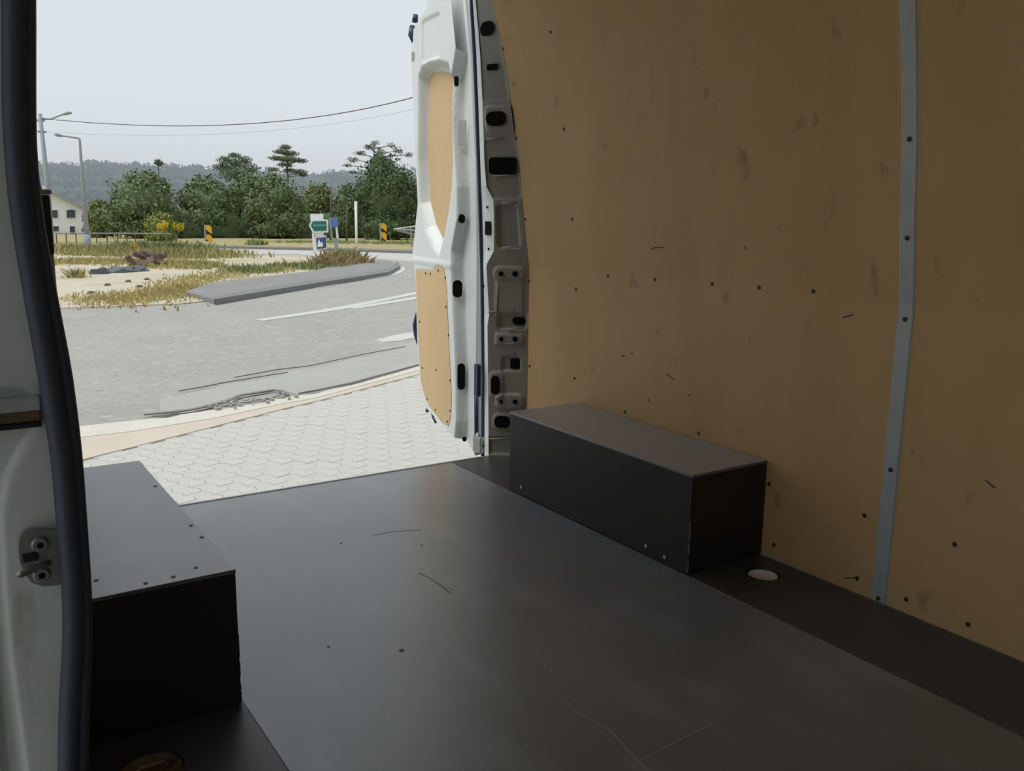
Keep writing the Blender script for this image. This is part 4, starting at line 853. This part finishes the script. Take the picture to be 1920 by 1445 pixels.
for i, (qx, lab) in enumerate((([(16.6802,66.0824,-0.325),(16.7516,66.0637,-0.3244),(16.7464,66.065,-1.5567),(16.6748,66.0839,-1.5568)], 'yellow and black striped marker board, the left one by the round tree'), ([(28.6408,61.7548,-0.06),(28.7502,61.7035,-0.0586),(28.783,61.688,-1.7688),(28.6731,61.7397,-1.7697)], 'yellow and black striped marker board right of the white post'))):
    pts = [Vector(p) for p in qx]; bs = (pts[2]+pts[3])/2
    e = empty('marker_board', (bs.x, bs.y, gz(bs.x, bs.y)), lab, 'marker', group='striped marker boards')
    MB().tube([(bs.x, bs.y, gz(bs.x, bs.y)), tuple((pts[0]+pts[1])/2)], .07, 6).build('post', M['pole'], e)
    o_ = Vector((math.cos(math.radians(20)), -math.sin(math.radians(20)), 0))
    top = (pts[0]+pts[1])/2+o_*.05-FV*.05; W_ = .42; Hh = 1.42
    b_ = board('board', [top+Vector((0, 0, -Hh)), top+o_*W_*.8+Vector((0, 0, -Hh-.0)), top+o_*W_+Vector((0, 0, -Hh*.2)), top+o_*W_*.6, top], FV, .03, M['black'], e)
    for za, zb in ((.02, .36), (.50, .86)):
        board('stripe', [top-FV*.02+Vector((0, 0, -Hh*za)), top-FV*.02+o_*W_*.6+Vector((0, 0, -Hh*za)), top-FV*.02+o_*W_+Vector((0, 0, -Hh*(za+.14))), top-FV*.02+o_*W_+Vector((0, 0, -Hh*(zb+.12))), top-FV*.02+Vector((0, 0, -Hh*(zb-.12)))], FV, .02, M['chev'], b_)
# grey metal frame at the roadside by the door
e = empty('metal_frame', (28.8146,57.344,-1.6006), 'grey tubular metal frame pointing left beside the open door', 'metal frame')
for a, b in [((21.7169,45.1145,-0.1609),(23.1186,44.4052,0.0666)),((21.7169,45.1145,-0.1609),(23.1155,44.4068,-0.5338)),((21.3584,44.1767,-0.1383),(22.6522,43.5207,-0.2103)),((22.0959,44.9279,-0.0665),(22.2557,44.8481,-0.304)),((22.5811,44.6835,-0.0304),(22.6271,44.66,-1.1421)),((23.1191,44.405,0.1564),(23.1126,44.4084,-1.1067))]:
    MB().tube([a, b], .055, 6).build('tube', M['steel'], e)
# thin bare trunks under the trees
for p_, q2 in [((27.5155,68.7914,-1.8152),(27.6368,68.742,2.6108)),((27.9327,66.452,-1.6061),(27.9884,66.4283,1.2152))]:
    o = MB().tube([(p_[0], p_[1], gz(p_[0], p_[1])), q2], [.09, .06], 6).build('bare_pole', M['bark'], None, True)
    tag(o, 'thin dark bare pole against the trees' + (', taller one behind the signs' if o.name == 'bare_pole' else ', shorter one left of the white post'), 'pole')

# weeds
def blades(name, pts, n_, hmin, hmax, spread, mt, lab, cat='weeds', wd=.02, lean=.35, stuff=True):
    P0 = np.array(pts)[:, :2]; k = rng.integers(0, len(P0), n_); t = rng.random(n_)[:, None]; k2 = np.minimum(k+1, len(P0)-1)
    c = P0[k]*(1-t)+P0[k2]*t+rng.normal(size=(n_, 2))*np.array(spread)
    zg = G00-GX*c[:, 0]-GY*c[:, 1]; hh = rng.uniform(hmin, hmax, n_)*np.exp(-rng.random(n_)*.3); an = rng.random(n_)*6.283; L = rng.normal(size=(n_, 2))*lean*hh[:, None]
    w_ = wd*(.6+rng.random(n_)); dx = np.cos(an)*w_; dy = np.sin(an)*w_
    a = np.stack([c[:, 0]-dx, c[:, 1]-dy, zg], -1); b = np.stack([c[:, 0]+dx, c[:, 1]+dy, zg], -1)
    m_ = np.stack([c[:, 0]+dx*.8+L[:, 0]*.4, c[:, 1]+dy*.8+L[:, 1]*.4, zg+hh*.6], -1); tp = np.stack([c[:, 0]+L[:, 0], c[:, 1]+L[:, 1], zg+hh], -1)
    V = np.stack([a, b, m_, tp], 1).reshape(-1, 3); q_ = np.arange(len(V)).reshape(-1, 4)
    return np_mesh(name, V, q_, M[mt], None, label=lab, cat=cat, kind='stuff')
blades('dry_grass', [(1.6566,17.214,-0.8827),(2.3446,17.5567,-0.8909),(3.1174,18.067,-0.9019),(3.7871,19.0645,-0.9198),(4.3774,19.3164,-0.9262)], 5000, .03, .12, (.35, .8), 'dry', 'low yellow dry grass along the near edge of the dirt lot')
blades('dry_grass', [(3.1446,18.699,-0.9114),(4.5891,21.8828,-0.9652),(5.915,24.3121,-1.0072),(7.9076,27.2721,-1.0601),(9.9131,28.3482,-1.0851),(12.7368,30.8118,-1.1344)], 5000, .03, .14, (.35, .8), 'dry', 'dry grass strip along the upper edge of the grey island')
blades('tall_weeds', [(4.5945,47.1267,-1.3394),(6.084,48.4196,-1.3653),(6.266,43.4559,-1.2925),(7.8627,44.4981,-1.3152),(8.5167,39.8756,-1.2497),(9.4727,40.9483,-1.2699)], 7000, .12, .50, (1.0, 1.6), 'weed', 'tall olive weeds in front of the fence rail', wd=.03)
blades('tall_weeds', [(3.2995,36.9621,-1.1828),(4.0892,34.6517,-1.1522),(5.2782,35.1844,-1.1654),(6.5074,33.7185,-1.1493),(6.6168,30.9426,-1.1086)], 4500, .06, .25, (.8, .9), 'dry', 'pale dry weeds around and left of the timber pile', wd=.025)
blades('tall_weeds', [(8.3368,49.6565,-1.3938),(9.2436,44.07,-1.3151)], 1500, .25, .75, (1.0, .7), 'weed_g', 'greener tall weeds below the yellow flowers', wd=.03)
blades('tall_weeds', [(10.6634,28.0385,-1.0839),(11.5333,28.9542,-1.1014),(12.3829,29.9815,-1.1205)], 3000, .15, .5, (.35, .3), 'weed_b', 'rusty brown weeds around the feet of the signs', wd=.02)
blades('tall_weeds', [(11.6721,29.7974,-1.1146),(12.5204,30.4059,-1.1274)], 900, .25, .75, (.3, .25), 'weed', 'olive stalks between blue sign and white post', wd=.02)
blades('low_weeds', [(9.3346,28.587,-1.086),(9.8302,28.3824,-1.0853),(10.3095,27.3861,-1.0727)], 1500, .08, .28, (.4, .4), 'weed_g', 'green weeds left of the direction sign foot', wd=.025)
blades('low_weeds', [(7.1605,26.209,-1.0409),(7.7875,26.6159,-1.0498)], 600, .08, .32, (.35, .5), 'weed_g', 'small green bush on bare dirt left of the signs', wd=.03)
blades('low_weeds', [(6.5679,28.9504,-1.0789),(7.3091,30.6626,-1.1076)], 500, .08, .28, (.3, .5), 'weed', 'small olive clump right of the timber pile', wd=.03)
blades('low_weeds', [(16.603,54.2438,-1.4993),(17.1793,55.4106,-1.5192)], 400, .2, .6, (.25, .2), 'weed_g', 'single green bush on the far kerb', wd=.05)
blades('low_weeds', [(2.4596,25.3303,-1.0066),(2.5816,25.5435,-1.0103)], 200, .08, .35, (.12, .15), 'weed', 'grey twiggy weed alone on the dirt at far left', wd=.012)
blades('verge_grass', [(14.9965,60.3035,-1.4818),(18.1642,56.7032,-1.4428),(21.2038,53.2483,-1.4054),(24.8741,48.4739,-1.3512)], 6000, .04, .2, (1.5, 3), 'verge', 'dry verge grass under the marker boards', wd=.04)
blades('verge_grass', [(21.7066,62.6196,-1.5466),(24.9218,60.3681,-1.5278),(28.9302,56.308,-1.4857)], 3500, .12, .4, (1.5, 2), 'weed_g', 'green grass fringe at the foot of the trees', wd=.05)
# yellow flowers
for (x, y, z, H, W), lab in (((9.313,44.2086,-1.3175,1.4798,1.2356), 'bright yellow flowering weed standing highest above the olive weeds'), ((7.6731,44.549,-1.3151,0.3806,0.4493), 'small yellow flower clump low in the weeds')):
    e = empty('yellow_flowering_weed', (x, y, z), lab, 'plant')
    fl_ = [(x+random.uniform(-.42, .42)*W, y+random.uniform(-.3, .3), z+H*random.uniform(.82, .97), W*.15, W*.15, .17) for _ in range(11)]
    V, q_ = cone_tree_leaves(fl_, 700, .05, 1, .2); np_mesh('flowers', V, q_, M['yellow'], e, kind='stuff')
    mb = MB()
    for l in fl_: mb.tube([(x+random.uniform(-.1, .1), y, z), (l[0]*.6+x*.4, l[1], z+H*.55), l[:3]], .014, 4)
    mb.build('stems', M['weed_g'], e)
# timber and scrap pile
pk = [(4.931,30.8024,-1.0989),(5.2352,31.5014,-1.1107),(5.2611,30.6671,-1.0984),(5.6382,31.7654,-1.1164),(5.6395,30.9203,-1.1039),(5.9828,31.627,-1.1159),(5.9283,30.8027,-1.1034),(5.7554,33.5289,-1.1431),(6.251,34.3104,-1.1569),(6.332,33.7861,-1.1495),(6.411,33.2737,-1.1423),(6.6082,36.8365,-1.196)]
kk_ = ['lying leftmost in the timber pile', 'beside the leftmost stump', 'low in the left half of the pile', 'in the middle of the pile front', 'right of the middle of the pile', 'near the right end of the pile', 'at the right end of the pile', 'behind the left half of the pile', 'behind the middle of the pile', 'behind the right half of the pile', 'at the back right of the pile', 'on top at the back of the pile']
for i, p in enumerate(pk):
    l_ = random.uniform(.14, .34); hz_ = .10 + (.20 if i > 6 else 0)
    d_ = Vector((random.uniform(-1, 1), random.uniform(-.5, .5), random.uniform(-.1, .7))).normalized()*l_
    o = MB(); c = Vector(p)+Vector((0, 0, max(hz_, abs(d_.z)+.02)))
    o.tube([tuple(c-d_), tuple(c-d_*.35+Vector((.02, 0, .03))), tuple(c+d_*.3), tuple(c+d_)], [random.uniform(.05, .1), .12, .10, random.uniform(.04, .1)], 6)
    tag(o.build('timber_chunk', M['wood'], None, False), 'dark rotten timber chunk ' + kk_[i], 'timber', group='timber pile on the dirt lot')
for i, (p, lab) in enumerate(zip([(3.3727,27.2225,-1.0388),(3.6741,27.7253,-1.0476),(3.9107,27.6224,-1.0472),(4.1752,27.8355,-1.0515),(4.4317,28.06,-1.056),(4.7234,28.2773,-1.0606)], ('leftmost beside the pale stones', 'second from the left end', 'in the middle of the scrap row', 'with pale torn patch', 'next to the timber pile', 'under the timber pile front'))):
    o = MB(); w_ = random.uniform(.25, .42); 
    pts = [(p[0]+w_*math.cos(k*1.047)*random.uniform(.7, 1.1), p[1]+.4*math.sin(k*1.047), 0) for k in range(6)]
    top = [(a+random.uniform(-.12, .12), b, gz(a, b, .02+random.random()*.17)) for a, b, _ in pts]
    n_ = 6; V = [(a, b, gz(a, b)) for a, b, _ in pts]+top+[(p[0], p[1], gz(p[0], p[1], random.uniform(.08, .2)))]
    o.add(V, [(k, (k+1) % 6, 6+(k+1) % 6, 6+k) for k in range(6)]+[(6+k, 6+(k+1) % 6, 12) for k in range(6)]+[(5, 4, 3, 2, 1, 0)])
    tag(o.build('scrap_heap', M['scrap'], None), 'crumpled blue-grey scrap sheet ' + lab, 'scrap', group='scrap sheets on the dirt lot')
for i, (p, lab) in enumerate(zip([(3.8339,29.3608,-1.0726),(4.2598,29.9153,-1.0827),(2.7043,21.6951,-0.9538),(3.3974,22.9043,-0.9749),(1.9769,19.2818,-0.9148),(3.9903,23.595,-0.9878),(3.2579,20.8204,-0.9434),(4.239,20.3456,-0.9408),(9.1866,28.6481,-1.0863)], ('behind the left scrap', 'behind the middle scrap', 'on open dirt, left', 'on open dirt below the scrap', 'alone near the asphalt edge', 'on dirt below the timber', 'at the dry grass edge', 'at the left tip of the island', 'on dirt left of the signs'))):
    bm = bmesh.new(); bmesh.ops.create_icosphere(bm, subdivisions=2, radius=1); rr_ = .14 if i < 2 else .075
    for v in bm.verts: v.co = Vector((p[0]+v.co.x*rr_*random.uniform(.8, 1.3), p[1]+v.co.y*rr_, p[2]+.03+v.co.z*rr_*.7*random.uniform(.8, 1.1)))
    bm.verts.index_update(); o = MB().add([v.co for v in bm.verts], [[v.index for v in f_.verts] for f_ in bm.faces]); bm.free()
    tag(o.build('clod', M['scrap'] if i < 2 else M['wood'], None, True), ('round grey stone ' if i < 2 else 'small dark clod ') + lab, 'stone', group='stones and clods on the dirt')
